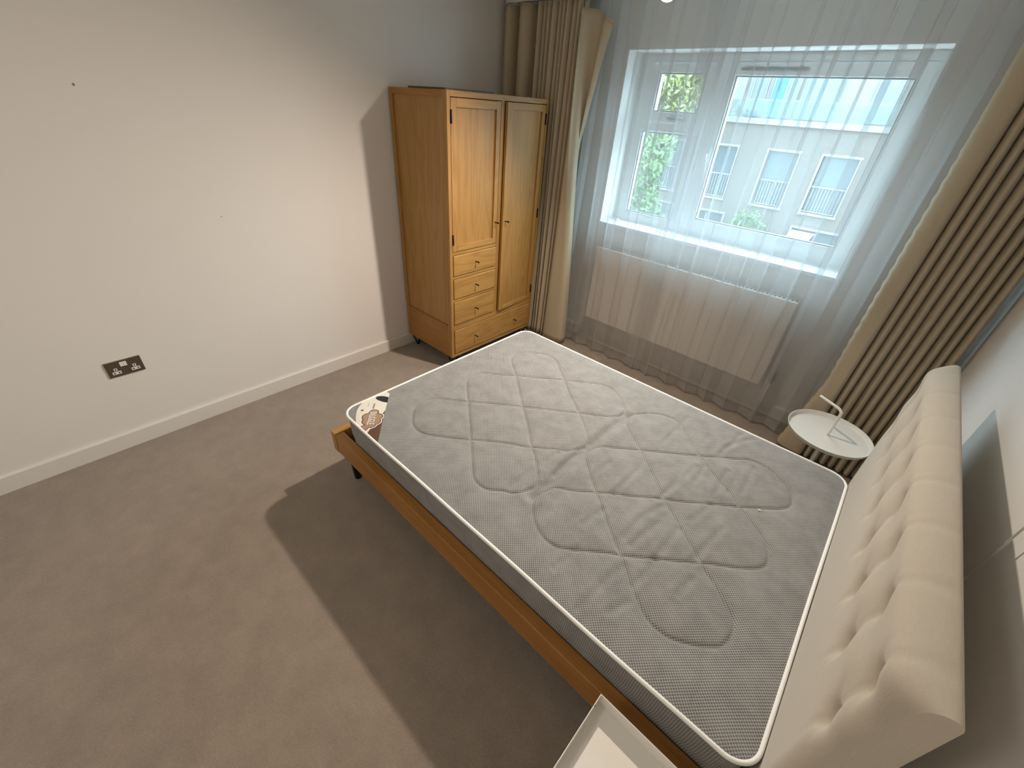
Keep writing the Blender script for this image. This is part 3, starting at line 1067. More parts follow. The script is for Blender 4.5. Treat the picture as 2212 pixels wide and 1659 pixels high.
QB= [(2.107, -1.477), (2.142, -1.508), (2.215, -1.565), (2.302, -1.64), (2.382, -1.712), (2.447, -1.775), (2.48, -1.802), (2.54, -1.849), (2.587, -1.887), (2.619, -1.909), (2.653, -1.936), (2.696, -1.974), (2.735, -1.996), (2.771, -2.026), (2.8, -2.052), (2.822, -2.069), (2.837, -2.099), (2.838, -2.135), (2.831, -2.168), (2.817, -2.19), (2.784, -2.22), (2.744, -2.247), (2.705, -2.265), (2.672, -2.268), (2.634, -2.262), (2.597, -2.241), (2.561, -2.215), (2.529, -2.188), (2.505, -2.166), (2.467, -2.132), (2.433, -2.107), (2.372, -2.059), (2.314, -2.01), (2.268, -1.971), (2.201, -1.914), (2.142, -1.862), (2.102, -1.823), (2.088, -1.782), (2.095, -1.743), (2.124, -1.7), (2.188, -1.644), (2.258, -1.587), (2.323, -1.535), (2.394, -1.479), (2.458, -1.426), (2.527, -1.367), (2.581, -1.324), (2.628, -1.281), (2.677, -1.271), (2.725, -1.282), (2.77, -1.312), (2.808, -1.342), (2.83, -1.377), (2.839, -1.425), (2.83, -1.461), (2.805, -1.495), (2.759, -1.538), (2.704, -1.588), (2.652, -1.629), (2.591, -1.679), (2.535, -1.726), (2.478, -1.771), (2.429, -1.805), (2.354, -1.869), (2.305, -1.905), (2.249, -1.952), (2.188, -2.004), (2.124, -2.053), (2.102, -2.094), (2.089, -2.136), (2.097, -2.171), (2.136, -2.214), (2.173, -2.244), (2.218, -2.264), (2.257, -2.268), (2.297, -2.258), (2.348, -2.22), (2.397, -2.179), (2.43, -2.152), (2.466, -2.129), (2.515, -2.09), (2.56, -2.054), (2.613, -2.011), (2.654, -1.977), (2.702, -1.936), (2.744, -1.906), (2.789, -1.871), (2.824, -1.837), (2.844, -1.801), (2.844, -1.767), (2.831, -1.729), (2.81, -1.697), (2.778, -1.663), (2.744, -1.64), (2.698, -1.604), (2.638, -1.553), (2.581, -1.517), (2.529, -1.482), (2.458, -1.426), (2.386, -1.359), (2.342, -1.309), (2.281, -1.262), (2.229, -1.256), (2.18, -1.276), (2.133, -1.32), (2.101, -1.373), (2.087, -1.419), (2.107, -1.477)]
WR= [[(2.081, -2.155), (2.082, -1.989), (2.076, -1.788), (2.077, -1.611), (2.075, -1.414)], [(2.069, -2.003), (2.06, -1.883), (2.064, -1.808)], [(2.297, -1.903), (2.305, -1.73), (2.297, -1.645)], [(2.301, -1.473), (2.3, -1.338)], [(2.3, -1.269), (2.306, -1.19)], [(2.449, -1.75), (2.467, -1.598), (2.478, -1.509)], [(2.521, -1.351), (2.538, -1.196), (2.538, -1.131)], [(2.436, -1.336), (2.435, -1.258)], [(2.521, -1.292), (2.566, -1.174), (2.598, -1.116)], [(2.547, -2.2), (2.561, -2.11), (2.56, -2.054)], [(2.465, -2.385), (2.479, -2.231), (2.489, -2.159)], [(2.33, -2.335), (2.34, -2.218)], [(2.3, -2.123), (2.306, -2.008)], [(2.437, -2.059), (2.436, -1.945), (2.468, -1.83)], [(2.557, -2.058), (2.559, -1.878)], [(2.665, -2.125), (2.679, -2.037)], [(2.541, -2.33), (2.564, -2.26)], [(2.441, -1.803), (2.447, -1.705), (2.44, -1.614)], [(2.506, -1.595), (2.498, -1.474)], [(2.593, -1.601), (2.585, -1.436)], [(2.671, -1.52), (2.662, -1.329)], [(2.049, -2.049), (2.026, -1.905)], [(2.468, -2.071), (2.496, -1.913)], [(2.578, -1.81), (2.608, -1.674)], [(2.318, -2.037), (2.299, -1.906)], [(2.651, -1.971), (2.678, -1.766)], [(1.989, -2.182), (1.99, -2.042), (1.999, -1.889)], [(2.008, -2.006), (2.003, -1.886)], [(2.068, -2.023), (2.061, -1.844), (2.074, -1.769)], [(2.183, -1.92), (2.195, -1.77)], [(1.96, -1.545), (1.965, -1.514)]]

def seg_field(lines, closed_flags, PX, PY):
    """distance from every grid point to the nearest stitched segment"""
    best = np.full(PX.shape, 9.0)
    for ln in lines:
        for (ax, ay), (bx, by) in zip(ln, ln[1:]):
            x0, x1 = min(ax, bx) - 0.17, max(ax, bx) + 0.17
            y0, y1 = min(ay, by) - 0.17, max(ay, by) + 0.17
            m = (PX > x0) & (PX < x1) & (PY > y0) & (PY < y1)
            if not m.any():
                continue
            qx, qy = PX[m] - ax, PY[m] - ay
            dx, dy = bx - ax, by - ay
            l2 = dx * dx + dy * dy + 1e-12
            t = np.clip((qx * dx + qy * dy) / l2, 0, 1)
            d = np.hypot(qx - t * dx, qy - t * dy)
            best[m] = np.minimum(best[m], d)
    return best
def smooth_line(l):
    return [(v.x, v.y) for v in catmull([(a, b, 0) for a, b in l], 3)]
lines = [smooth_line(l) for l in (QA, QA2, QA3, QB)]
NXg, NYg = 400, 290
CR = 0.075
gx = np.linspace(MX0 + 0.004, MX1 - 0.004, NXg)
def inset(x, inner=0.0):
    d = min(x - MX0, MX1 - x)
    r = CR
    if d >= r:
        return 0.0
    return r - math.sqrt(max(0.0, r * r - (r - d) ** 2))
PX = np.empty((NXg, NYg))
PY = np.empty((NXg, NYg))
for i, x in enumerate(gx):
    c = inset(x) + 0.004
    PX[i, :] = x
    PY[i, :] = np.linspace(MY0 + c, MY1 - c, NYg)
D = seg_field(lines, None, PX, PY)
Hh = -0.0055 * np.exp(-(D / 0.0060) ** 2) + 0.007 * (1 - np.exp(-(D / 0.045) ** 1.3)) - 0.004
# wrinkles
for w in WR:
    wl_ = smooth_line(w)
    main = w is WR[0]
    dd = seg_field([wl_], None, PX, PY)
    wid = 0.020 if main else 0.011
    dep = 0.0085 if main else 0.0022
    Hh += -dep * np.exp(-(dd / wid) ** 2) + dep * 0.7 * np.exp(-((dd - 2.0 * wid) / (1.1 * wid)) ** 2)
rs = np.random.RandomState(4)
for k in range(60):
    cx, cy = rs.uniform(MX0 + 0.1, MX1 - 0.1), rs.uniform(MY0 + 0.1, MY1 - 0.1)
    lx, ly, am = rs.uniform(0.008, 0.018), rs.uniform(0.05, 0.13), rs.uniform(-0.0013, 0.0013)
    if cx < 2.0:
        am *= 0.35
    an = rs.uniform(-0.25, 0.25)
    ux = (PX - cx) * math.cos(an) + (PY - cy) * math.sin(an)
    uy = -(PX - cx) * math.sin(an) + (PY - cy) * math.cos(an)
    Hh += am * np.exp(-(ux / lx) ** 2 - (uy / ly) ** 2)
# crown and edge roll
de = np.minimum(np.minimum(PX - MX0, MX1 - PX), np.minimum(PY - MY0, MY1 - PY))
Hh += 0.010 * (1 - np.exp(-de / 0.05)) - 0.002
P = [[(PX[i, j], PY[i, j], MZ + Hh[i, j]) for j in range(NYg)] for i in range(NXg)]
top = part(MB().grid(P).build('top_panel', 'weave', fixn=False), mt)
# border wall
def rrect(off, n=10):
    """rounded rectangle outline of the mattress, inset by off"""
    pts = []
    r = CR - off
    for (cx, cy, a0) in ((MX1 - CR, MY1 - CR, 0), (MX0 + CR, MY1 - CR, 90), (MX0 + CR, MY0 + CR, 180), (MX1 - CR, MY0 + CR, 270)):
        for k in range(n + 1):
            a = math.radians(a0 + 90 * k / n)
            pts.append((cx + r * math.cos(a), cy + r * math.sin(a)))
    return pts
def densify(pts, step=0.03):
    out = []
    m = len(pts)
    for i in range(m):
        a, b = Vector(pts[i]), Vector(pts[(i + 1) % m])
        k = max(1, int((b - a).length / step))
        for q in range(k):
            out.append(tuple(a.lerp(b, q / k)))
    return out
ring = [(0.004, MZ - 0.002), (0.006, MZ - 0.012), (0.009, MZ - 0.03), (0.010, 0.40), (0.012, 0.36), (0.017, 0.33), (0.019, 0.30), (0.020, 0.275), (0.016, 0.262), (0.022, 0.256)]
# use a common parameterisation: the densest outline scaled per ring
base = densify(rrect(0.0))
cxm, cym = (MX0 + MX1) / 2, (MY0 + MY1) / 2
rows = []
for off, z in ring:
    row = []
    for x, y in base:
        nx = max(-1, min(1, (x - cxm) / ((MX1 - MX0) / 2)))
        # inward direction: towards the rounded-rectangle core
        qx = min(max(x, MX0 + CR), MX1 - CR)
        qy = min(max(y, MY0 + CR), MY1 - CR)
        d = Vector((x - qx, y - qy))
        d.normalize()
        row.append((x - d.x * off, y - d.y * off, z))
    row.append(row[0])
    rows.append(row)
bd = MB().grid(rows)
bd.add([p for p in rows[-1][:-1]], [tuple(range(len(base)))])
part(bd.build('border', 'weave_side'), mt)
def piping_path(off, z, wav):
    out = []
    for i, (x, y) in enumerate(base):
        qx = min(max(x, MX0 + CR), MX1 - CR)
        qy = min(max(y, MY0 + CR), MY1 - CR)
        d = Vector((x - qx, y - qy))
        d.normalize()
        w = wav * (math.sin(x * 5.1 + 0.7) * math.cos(y * 4.3) + 0.6 * math.sin(x * 11 + y * 7))
        out.append((x - d.x * (off + w), y - d.y * (off + w), z + 0.6 * w))
    return out
part(MB().tube(piping_path(0.004, MZ + 0.0015, 0.0012), 0.0062, 10, closed=True).build('piping', 'piping'), mt)
part(MB().tube(piping_path(0.014, 0.268, 0.001), 0.0055, 8, closed=True).build('piping', 'piping'), mt)
# printed corner label, following the surface of the mattress
def surf(x, y):
    i = int(round((x - gx[0]) / (gx[-1] - gx[0]) * (NXg - 1)))
    i = max(0, min(NXg - 1, i))
    r0, r1 = PY[i, 0], PY[i, -1]
    j = int(round((y - r0) / (r1 - r0) * (NYg - 1)))
    j = max(0, min(NYg - 1, j))
    return MZ + Hh[i, j]
M['lab_cream'] = mat_plain('label_cream', (0.74, 0.70, 0.62), 0.45, var=0.06, vscale=12)
M['lab_brown'] = mat_plain('label_brown', (0.11, 0.055, 0.035), 0.45)
M['lab_navy'] = mat_plain('label_navy', (0.012, 0.018, 0.026), 0.4)
M['lab_tan'] = mat_plain('label_tan', (0.36, 0.245, 0.15), 0.45)
M['lab_white'] = mat_plain('label_white', (0.82, 0.79, 0.74), 0.45)
M['lab_grey'] = mat_plain('label_grey', (0.20, 0.19, 0.17), 0.5)
M['lab_pale'] = mat_plain('label_pale_grey', (0.45, 0.43, 0.40), 0.5)
LC = (1.250, -2.350)
DT = (0.755, -0.656)
UP = (0.656, 0.755)
CLOUD = [(-0.042, 0.004, 0.020), (-0.012, -0.020, 0.023), (-0.010, 0.026, 0.021), (0.024, 0.021, 0.021), (0.018, -0.014, 0.024), (0.044, 0.006, 0.019), (0.0, 0.004, 0.026), (0.052, -0.012, 0.014), (0.064, -0.023, 0.016)]
def side(ax, ay, bx, by, x, y):
    return (bx - ax) * (y - ay) - (by - ay) * (x - ax)
def lab_region(x, y):
    if side(1.137, -2.178, 1.409, -2.418, x, y) > 0:
        return -1
    # rounded cut near the mattress corner
    dn = -(x - 1.1615) * 0.668 - (y + 2.363) * 0.744
    dt_ = (x - 1.1615) * 0.744 - (y + 2.363) * 0.668
    if dn > 0.010 * (1 - (dt_ / 0.072) ** 2):
        return -1
    c = inset(x) + 0.010
    if x < MX0 + 0.008 or y < MY0 + c:
        return -1
    a = (x - LC[0]) * DT[0] + (y - LC[1]) * DT[1]
    b = (x - LC[0]) * UP[0] + (y - LC[1]) * UP[1]
    d = min(math.hypot(a - p, b - q) - r for p, q, r in CLOUD)
    if d < 0:
        return 3
    if d < 0.0045:
        return 1
    if d < 0.009:
        return 4
    if side(1.324, -2.419, 1.237, -2.262, x, y) < 0:
        return 1
    if ((x - 1.162) / 0.050) ** 2 + ((y + 2.222 - 0.3 * (x - 1.162)) / 0.024) ** 2 < 1 and x > 1.112:
        return 2
    # small print: two pale lines, one dark line, one square
    for (px, py, la, lb, m) in ((1.176, -2.292, 0.022, 0.0035, 5), (1.150, -2.306, 0.016, 0.0016, 6), (1.144, -2.300, 0.014, 0.0016, 6), (1.168, -2.350, 0.006, 0.006, 1)):
        pa = (x - px) * DT[0] + (y - py) * DT[1]
        pb = (x - px) * UP[0] + (y - py) * UP[1]
        if abs(pa) < la and abs(pb) < lb:
            return m
    return 0
st = 0.0014
lx = np.arange(1.097, 1.412, st)
ly = np.arange(-2.424, -2.176, st)
reg = {}
for i, x in enumerate(lx[:-1]):
    for j, y in enumerate(ly[:-1]):
        r = lab_region(x + st / 2, y + st / 2)
        if r >= 0:
            reg[(i, j)] = r
vid, lv, lf, lm = {}, [], [], []
for (i, j), r in reg.items():
    q = []
    for (di, dj) in ((0, 0), (1, 0), (1, 1), (0, 1)):
        k = (i + di, j + dj)
        if k not in vid:
            vid[k] = len(lv)
            lv.append((lx[k[0]], ly[k[1]], surf(lx[k[0]], ly[k[1]]) + 0.0012))
        q.append(vid[k])
    lf.append(tuple(q))
    lm.append(r)
lb_ = MB().add(lv, lf, True)
lo = lb_.build('corner_label', 'lab_cream', fixn=False)
for k in ('lab_brown', 'lab_navy', 'lab_tan', 'lab_white', 'lab_grey', 'lab_pale'):
    lo.data.materials.append(M[k])
lo.data.polygons.foreach_set('material_index', lm)
part(lo, mt)
lo['label'] = 'printed brown and cream corner label'
# lettering
def text_mesh(txt, size):
    cu = bpy.data.curves.new('lettering', 'FONT')
    cu.body = txt
    cu.size = size
    cu.align_x = 'CENTER'
    cu.align_y = 'CENTER'
    cu.offset = size * 0.014
    cu.extrude = 0.0
    to = bpy.data.objects.new('lettering_tmp', cu)
    COL.objects.link(to)
    dg = bpy.context.evaluated_depsgraph_get()
    me = bpy.data.meshes.new_from_object(to.evaluated_get(dg))
    bpy.data.objects.remove(to)
    return me
me = text_mesh('SNUGGLE', 0.034)
me.name = 'lettering'
xs_ = [v.co.x for v in me.vertices]
k = 0.092 / (max(xs_) - min(xs_))
for v in me.vertices:
    a, b = v.co.x * k, v.co.y * 1.3
    x = LC[0] + DT[0] * a + UP[0] * b
    y = LC[1] + DT[1] * a + UP[1] * b
    v.co = (x, y, surf(LC[0], LC[1]) * 0.0 + surf(x, y) + 0.0030)
me.materials.clear()
me.materials.append(M['lab_white'])
lt = bpy.data.objects.new('lettering', me)
COL.objects.link(lt)
lt.parent = lo
# tiny scrap of white fluff lying near the head of the mattress
fl = MB()
for k in range(7):
    a = rnd.uniform(0, 6.28)
    r0 = rnd.uniform(0.003, 0.009)
    p = [(2.753 + r0 * math.cos(a) * t, -1.563 + r0 * math.sin(a) * t + 0.002 * math.sin(5 * t + k), surf(2.753, -1.563) + 0.002 + 0.003 * math.sin(3 * t)) for t in (-1, -0.5, 0, 0.5, 1)]
    fl.tube(p, 0.0011, 6)
tag(fl.build('fluff', 'piping'), 'tiny scrap of white fluff lying on the mattress', 'fluff')

# ================================================================== ROUND SIDE TABLE
rt = thing('side_table', 'round white metal tray table with bent carrying handle beside the bed', 'table', (2.861, -0.685, 0.0))
TX, TY = 2.861, -0.685
prof = [(0.0, 0.416), (0.176, 0.416), (0.184, 0.420), (0.191, 0.440), (0.1915, 0.4415), (0.1895, 0.4418), (0.188, 0.440), (0.1825, 0.4225), (0.176, 0.4195), (0.0, 0.4195)]
part(MB().lathe(prof, (TX, TY, 0), 72, cap=False).build('tray', 'white_metal'), rt)
hpts = [(TX, TY, 0.419), (TX, TY, 0.552), (TX - 0.004, TY + 0.003, 0.566), (TX - 0.015, TY + 0.010, 0.574), (TX - 0.03, TY + 0.020, 0.576), (TX - 0.112, TY + 0.072, 0.576)]
hp = catmull(hpts, 5)
hh = MB().tube(hp, 0.0068, 14)
part(hh.build('handle', 'white_metal'), rt)
part(MB().tube([(TX, TY, 0.008), (TX, TY, 0.4158)], 0.0075, 14).build('leg', 'white_metal'), rt)
rg = MB().tube([(TX + 0.16 * math.cos(a), TY + 0.16 * math.sin(a), 0.0075) for a in np.linspace(0, 2 * math.pi, 48, endpoint=False)], 0.007, 10, closed=True)
rg.tube([(TX - 0.16, TY, 0.0075), (TX + 0.16, TY, 0.0075)], 0.006, 10).tube([(TX, TY - 0.16, 0.0075), (TX, TY + 0.16, 0.0075)], 0.006, 10)
part(rg.build('base_ring', 'white_metal'), rt)

# ================================================================== SQUARE TRAY TABLE
sq = thing('tray_table', 'square white metal tray table close to the camera beside the bed rail', 'table', (2.836, -2.714, 0.0))
QX0, QX1, QY0, QY1, QZ, QF = 2.636, 3.036, -2.914, -2.514, 0.452, 0.404
t_ = 0.0022
tm = MB().box(QX0, QX1, QY0, QY1, QF - t_, QF)
tm.box(QX0, QX0 + t_, QY0, QY1, QF, QZ).box(QX1 - t_, QX1, QY0, QY1, QF, QZ)
tm.box(QX0 + t_, QX1 - t_, QY0, QY0 + t_, QF, QZ).box(QX0 + t_, QX1 - t_, QY1 - t_, QY1, QF, QZ)
part(tm.build('tray', 'white_metal', bevel=0.0006), sq)
for xx in (QX0 + 0.03, QX1 - 0.03):
    part(MB().tube([(xx, QY0 + 0.02, QF - t_ - 0.007), (xx, QY0 + 0.02, 0.012), (xx, QY0 + 0.026, 0.007), (xx, QY1 - 0.026, 0.007), (xx, QY1 - 0.02, 0.012), (xx, QY1 - 0.02, QF - t_ - 0.007)], 0.0065, 10).build('leg_frame', 'white_metal'), sq)
part(MB().tube([(QX0 + 0.03, QY0 + 0.02, QF - t_ - 0.0068), (QX1 - 0.03, QY0 + 0.02, QF - t_ - 0.0068)], 0.0062, 10).build('cross_bar', 'white_metal'), sq)
part(MB().tube([(QX0 + 0.03, QY1 - 0.02, QF - t_ - 0.0068), (QX1 - 0.03, QY1 - 0.02, QF - t_ - 0.0068)], 0.0062, 10).build('cross_bar', 'white_metal'), sq)
part(MB().tube([(QX0 + t_, QY1 - 0.030, QZ - 0.010), (QX0 + t_ + 0.0012, QY1 - 0.030, QZ - 0.010)], 0.0028, 12).build('screw', 'black_metal'), sq)

# ================================================================== WALL SOCKET
sk = thing('wall_socket', 'double wall socket with dark metal plate low on the left wall', 'socket', (0.0, -3.047, 0.4717))
SY, SZ, SW, SH = -3.1212, 0.4290, 0.1479, 0.0854
plate = MB().box(0.0003, 0.0075, SY, SY + SW, SZ, SZ + SH)
part(plate.build('plate', 'brushed', bevel=0.0022, bseg=3), sk)
part(MB().box(0.0002, 0.0040, SY - 0.0016, SY + SW + 0.0016, SZ - 0.0016, SZ + SH + 0.0016).build('plate_rim', 'plate_edge', bevel=0.001), sk)
def sbox(u0, u1, v0, v1, d0, d1):
    return box(d0, d1, SY + u0 * SW, SY + u1 * SW, SZ + SH * (1 - v1), SZ + SH * (1 - v0))
part(sbox(0.405, 0.498, 0.10, 0.40, 0.0075, 0.0100).build('switch', 'white_plastic', bevel=0.0012), sk)
part(sbox(0.502, 0.595, 0.10, 0.40, 0.0075, 0.0100).build('switch', 'white_plastic', bevel=0.0012), sk)
for c in (0.235, 0.765):
    p1 = part(sbox(c - 0.045, c + 0.045, 0.43, 0.60, 0.0073, 0.0083).build('earth_insert', 'white_plastic', bevel=0.0003), sk)
    sub(sbox(c - 0.016, c + 0.016, 0.465, 0.565, 0.0083, 0.0086), 'slot', 'black_plastic', p1)
    p2 = part(sbox(c - 0.120, c + 0.120, 0.65, 0.83, 0.0073, 0.0083).build('pin_insert', 'white_plastic', bevel=0.0003), sk)
    for q in (-0.065, 0.065):
        sub(sbox(c + q - 0.027, c + q + 0.027, 0.71, 0.775, 0.0083, 0.0086), 'slot', 'black_plastic', p2)

# ================================================================== HANGING SPOT LAMP
LX, LY, LZ = 1.575, -0.925, 2.150
pl = thing('spot_lamp', 'small warm spotlight hanging from the ceiling in front of the sheers', 'lamp', (LX, LY, H))
part(MB().lathe([(0.0, -0.0005), (0.05, -0.0005), (0.05, -0.010), (0.030, -0.026), (0.006, -0.030), (0.0, -0.030)], (LX, LY, H), 32, cap=False).build('ceiling_rose', 'white_plastic'), pl)
part(MB().tube([(LX, LY, LZ + 0.075), (LX, LY, H - 0.029)], 0.005, 10).build('stem', 'white_metal'), pl)
part(MB().lathe([(0.0, 0.080), (0.014, 0.079), (0.024, 0.070), (0.030, 0.050), (0.032, 0.012), (0.0305, 0.012), (0.028, 0.045), (0.0, 0.060)], (LX, LY, LZ), 28, cap=False).build('lamp_can', 'white_metal'), pl)
bpf = [(0.0, -0.010), (0.010, -0.0092), (0.020, -0.0055), (0.0265, 0.002), (0.0280, 0.011), (0.024, 0.020), (0.0, 0.022)]
part(MB().lathe(bpf, (LX, LY, LZ), 28, cap=False).build('bulb', 'bulb'), pl)
sd = bpy.data.lights.new('spot_beam', 'SPOT')
sd.energy = SPOT_WATTS
sd.color = (1.0, 0.86, 0.72)
sd.spot_size = math.radians(148)
sd.spot_blend = 1.0
sd.shadow_soft_size = 0.034
so2 = bpy.data.objects.new('spot_beam', sd)
COL.objects.link(so2)
so2.location = (LX, LY, LZ - 0.034)
so2.rotation_euler = Vector((-0.10, -1.45, -2.15)).to_track_quat('-Z', 'Y').to_euler()
part(so2, pl)

# ceiling lamp in the rear half of the room, behind the camera
cl = thing('ceiling_lamp', 'round opal ceiling lamp in the rear half of the room', 'lamp', (1.75, -4.05, H))
part(MB().lathe([(0.0, -0.0005), (0.19, -0.0005), (0.19, -0.020), (0.0, -0.020)], (1.75, -4.05, H), 40, cap=False).build('lamp_base', 'white_metal'), cl)
part(MB().lathe([(0.18, -0.0205), (0.178, -0.040), (0.15, -0.062), (0.08, -0.076), (0.0, -0.080)], (1.75, -4.05, H), 40, cap=False).build('diffuser', 'diffuser'), cl)

# ================================================================== PULL CORD
pc = thing('pull_cord', 'white pull cord hanging down the right wall behind the headboard', 'cord', (3.175, -1.845, 0.45))
part(MB().tube([(3.175, -1.845, 0.47), (3.175, -1.845, H - 0.025)], 0.0026, 8).build('string', 'cord'), pc)
part(MB().lathe([(0.003, 0.0), (0.009, 0.004), (0.010, 0.030), (0.003, 0.045)], (3.175, -1.845, 0.43), 16).build('toggle', 'white_plastic'), pc)
part(box(3.135, 3.1995, -1.885, -1.805, H - 0.028, H - 0.0005).build('ceiling_switch', 'white_plastic', bevel=0.006), pc)

# ================================================================== OUTSIDE
st_ = box(-45, 40, 3, 19.1, -4.7, -4.5).build('street', 'asphalt')
struct(st_)
FYB = 19.14
ab = thing('apartment_building', 'pale brick apartment building with white trimmed windows across the street', 'building', (-2.0, FYB, -4.5))
WS = [(-10.40, -9.25), (-7.88, -6.70), (-5.40, -4.22), (-2.93, -1.76), (-0.90, 0.33), (1.62, 2.83), (4.12, 5.33)]
WZA, WZB = -1.245, 0.84
LZA, LZB = -3.95, -1.90
LW = [(-10.60, -9.05), (-8.10, -6.50), (-5.55, -3.95), (-0.95, 0.90), (1.50, 3.00), (4.0, 5.5)]
# wall with real openings: piers and bands
TOPZ = 1.74
def wall_with_holes(x0, x1, z0, z1, holes, y0, y1):
    mb = MB()
    hz0, hz1 = holes[0][2], holes[0][3]
    mb.box(x0, x1, y0, y1, z0, hz0).box(x0, x1, y0, y1, hz1, z1)
    x = x0
    for a, b, _, _ in holes:
        mb.box(x, a, y0, y1, hz0, hz1)
        x = b
    mb.box(x, x1, y0, y1, hz0, hz1)
    return mb
part(wall_with_holes(-30, 25, -1.55, TOPZ, [(a, b, WZA, WZB) for a, b in WS], FYB, FYB + 0.35).build('upper_wall', 'brick'), ab)
part(wall_with_holes(-30, 25, -4.5, -1.55, [(a, b, LZA, LZB) for a, b in LW], FYB, FYB + 0.35).build('lower_wall', 'brick'), ab)
part(box(-30, 25, FYB + 0.45, FYB + 0.55, -4.5, TOPZ).build('inner_wall', 'far_glass'), ab)
part(box(-30, 25, FYB - 0.12, FYB + 2.3, TOPZ, 1.945).build('parapet_band', 'render_white'), ab)
for (a, b) in WS:
    t = 0.085
    fr_ = MB().box(a - t, a, FYB - 0.03, FYB + 0.2, WZA, WZB).box(b, b + t * 0.5, FYB - 0.03, FYB + 0.2, WZA, WZB)
    fr_.box(a - t, b + t, FYB - 0.03, FYB + 0.2, WZB, WZB + t).box(a - t, b + t, FYB - 0.08, FYB + 0.2, WZA - 0.09, WZA)
    w = part(fr_.build('window', 'render_white'), ab)
    sub(box(a + 0.002, b - 0.002, FYB + 0.16, FYB + 0.18, WZA + 0.002, WZB - 0.002), 'pane', 'far_glass', w)
    sub(box(a, b, FYB + 0.06, FYB + 0.10, -0.285, -0.235), 'top_rail', 'render_white', w)
    bars = MB()
    k = int((b - a) / 0.11)
    for i in range(1, k):
        x = a + (b - a) * i / k
        bars.box(x - 0.010, x + 0.010, FYB + 0.07, FYB + 0.09, WZA + 0.03, -0.285)
    bars.box(a, b, FYB + 0.06, FYB + 0.10, WZA + 0.02, WZA + 0.06)
    sub(bars, 'balustrade', 'render_white', w)
for (a, b) in LW:
    t = 0.085
    fr_ = MB().box(a - t, a, FYB - 0.03, FYB + 0.2, LZA, LZB).box(b, b + t, FYB - 0.03, FYB + 0.2, LZA, LZB).box(a - t, b + t, FYB - 0.04, FYB + 0.2, LZB, LZB + t)
    fr_.box(a - t, b + t, FYB - 0.08, FYB + 0.2, LZA - 0.09, LZA).box(0.5 * (a + b) - 0.03, 0.5 * (a + b) + 0.03, FYB + 0.06, FYB + 0.14, LZA, LZB)
    w = part(fr_.build('window', 'render_white'), ab)
    sub(box(a + 0.002, b - 0.002, FYB + 0.16, FYB + 0.18, LZA + 0.002, LZB - 0.002), 'pane', 'far_glass', w)
# terrace storey, set back behind a glass balustrade
SY2 = 20.6
for i in range(18):
    a = -28 + i * 2.9
    part(box(a, a + 2.86, FYB + 0.02, FYB + 0.04, 1.95, 2.56).build('balcony_glass', 'balcony_glass'), ab)
part(box(-30, 25, FYB, FYB + 0.06, 2.56, 2.60).build('balcony_handrail', 'render_white'), ab)
part(box(-30, 25, SY2 + 0.10, SY2 + 0.4, 1.95, 5.2).build('terrace_wall', 'render_white'), ab)
part(box(-30, 25, SY2 + 0.0, SY2 + 4, 5.2, 5.5).build('roof_slab', 'render_white'), ab)
for rep in (-14.0, -7.0, 0.0, 7.0, 14.0):
    for (a, b, m) in ((-5.35, -4.84, 'render_white'), (-4.83, -4.28, 'pale_glass'), (-3.98, -3.47, 'cyan_panel'), (-3.46, -3.02, 'teal_glass'), (-2.80, -1.51, 'teal_glass'), (-0.30, 0.47, 'pale_glass')):
        if m == 'render_white':
            continue
        if m == 'cyan_panel' and rep != 0.0:
            m = 'teal_glass'
        pn = part(MB().box(a + rep, b + rep, SY2 + 0.02, SY2 + 0.098, 2.0, 4.6).build('terrace_glazing', m), ab)
        sub(MB().box(a + rep - 0.04, a + rep - 0.001, SY2 - 0.02, SY2 + 0.098, 1.952, 4.65).box(b + rep + 0.001, b + rep + 0.04, SY2 - 0.03, SY2 + 0.097, 1.952, 4.65), 'post', 'render_white', pn)
# white awning over one of the lower windows
aw = thing('awning', 'white slanting awning over the ground floor window across the street', 'awning', (-0.3, FYB, -2.2))
A_ = MB().add([(-0.92, FYB - 0.05, -1.98), (-0.05, FYB - 0.05, -1.98), (-0.35, FYB - 0.95, -2.75), (-1.22, FYB - 0.95, -2.75), (-0.92, FYB - 0.05, -2.03), (-0.05, FYB - 0.05, -2.03), (-0.35, FYB - 0.95, -2.80), (-1.22, FYB - 0.95, -2.80)],
              [(0, 1, 2, 3), (7, 6, 5, 4), (0, 4, 5, 1), (1, 5, 6, 2), (2, 6, 7, 3), (3, 7, 4, 0)])
part(A_.build('canopy', 'awning'), aw)
part(MB().tube([(-0.40, FYB - 0.93, -2.79), (-0.10, FYB - 0.05, -2.60)], 0.02, 8).tube([(-1.17, FYB - 0.93, -2.79), (-0.90, FYB - 0.05, -2.60)], 0.02, 8).build('awning_arm', 'awning'), aw)

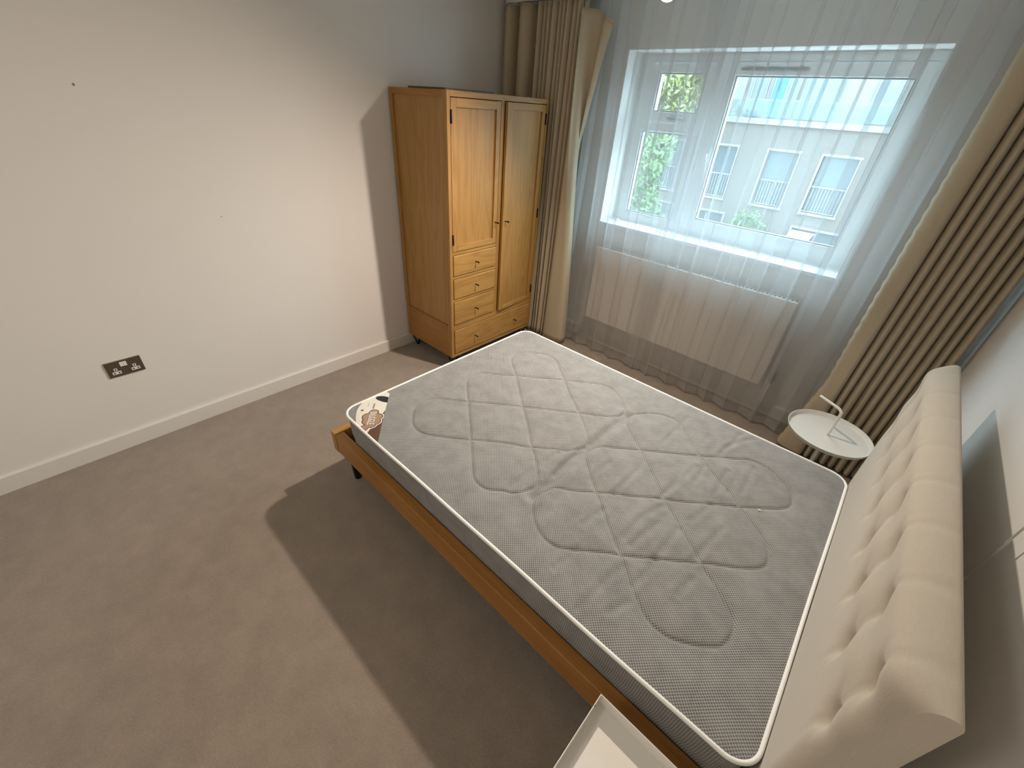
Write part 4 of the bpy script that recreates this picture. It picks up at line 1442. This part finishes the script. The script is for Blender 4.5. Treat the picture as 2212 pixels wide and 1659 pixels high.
def leaves(name, mat, center, rad, n, size, seed, parent):
    r = np.random.RandomState(seed)
    u = r.normal(size=(n, 3))
    u /= np.linalg.norm(u, axis=1)[:, None]
    rr2 = r.uniform(0.35, 1.0, n) ** 0.45
    bump = 1 + 0.22 * np.sin(u[:, 0] * 5 + seed) * np.cos(u[:, 2] * 6 + seed)
    c = np.array(center) + u * rr2[:, None] * bump[:, None] * np.array(rad)
    d1 = r.normal(size=(n, 3))
    d1 /= np.linalg.norm(d1, axis=1)[:, None]
    d2 = np.cross(d1, r.normal(size=(n, 3)))
    d2 /= np.linalg.norm(d2, axis=1)[:, None]
    s = size * r.uniform(0.6, 1.3, n)[:, None]
    a, b, cc, d = c - d1 * s, c + d2 * s * 0.45, c + d1 * s, c - d2 * s * 0.45
    V = np.stack([a, b, cc, d], 1).reshape(-1, 3)
    me = bpy.data.meshes.new(name)
    me.vertices.add(len(V))
    me.vertices.foreach_set('co', V.astype(np.float32).ravel())
    me.loops.add(4 * n)
    me.loops.foreach_set('vertex_index', np.arange(4 * n))
    me.polygons.add(n)
    me.polygons.foreach_set('loop_start', np.arange(0, 4 * n, 4))
    me.update()
    me.validate()
    me.materials.append(M[mat])
    o = bpy.data.objects.new(name, me)
    COL.objects.link(o)
    o['kind'] = 'stuff'
    return part(o, parent)
tr1 = thing('street_tree', 'green street tree seen through the left window light', 'tree', (-6.6, 13.0, -4.5))
part(MB().tube(catmull([(-6.6, 13.0, -4.5), (-6.55, 13.05, -2.6), (-6.65, 12.95, -0.8), (-6.5, 13.0, 1.2)], 5), [0.17 - 0.006 * i for i in range(16)], 10).build('trunk', 'bark'), tr1)
leaves('crown', 'leaf_a', (-6.7, 13.0, -0.4), (2.3, 1.9, 2.5), 7000, 0.11, 3, tr1)
tr2 = thing('street_tree', 'yellow green tree top seen through the small upper window light', 'tree', (-7.45, 17.1, -4.5))
part(MB().tube(catmull([(-7.45, 17.1, -4.5), (-7.35, 17.1, -1.0), (-7.45, 17.1, 2.2)], 5), [0.2 - 0.01 * i for i in range(11)], 10).build('trunk', 'bark'), tr2)
leaves('crown', 'leaf_b', (-7.45, 17.1, 2.84), (2.0, 1.4, 1.8), 6500, 0.12, 9, tr2)
sh1 = thing('shrub', 'dark green shrub growing below the middle window across the street', 'shrub', (-2.6, 18.2, -4.5))
part(MB().tube([(-2.6, 18.2, -4.5), (-2.62, 18.2, -3.0)], 0.05, 8).build('stem', 'bark'), sh1)
leaves('foliage', 'leaf_a', (-2.6, 18.1, -2.5), (0.95, 0.7, 1.15), 2600, 0.09, 15, sh1)
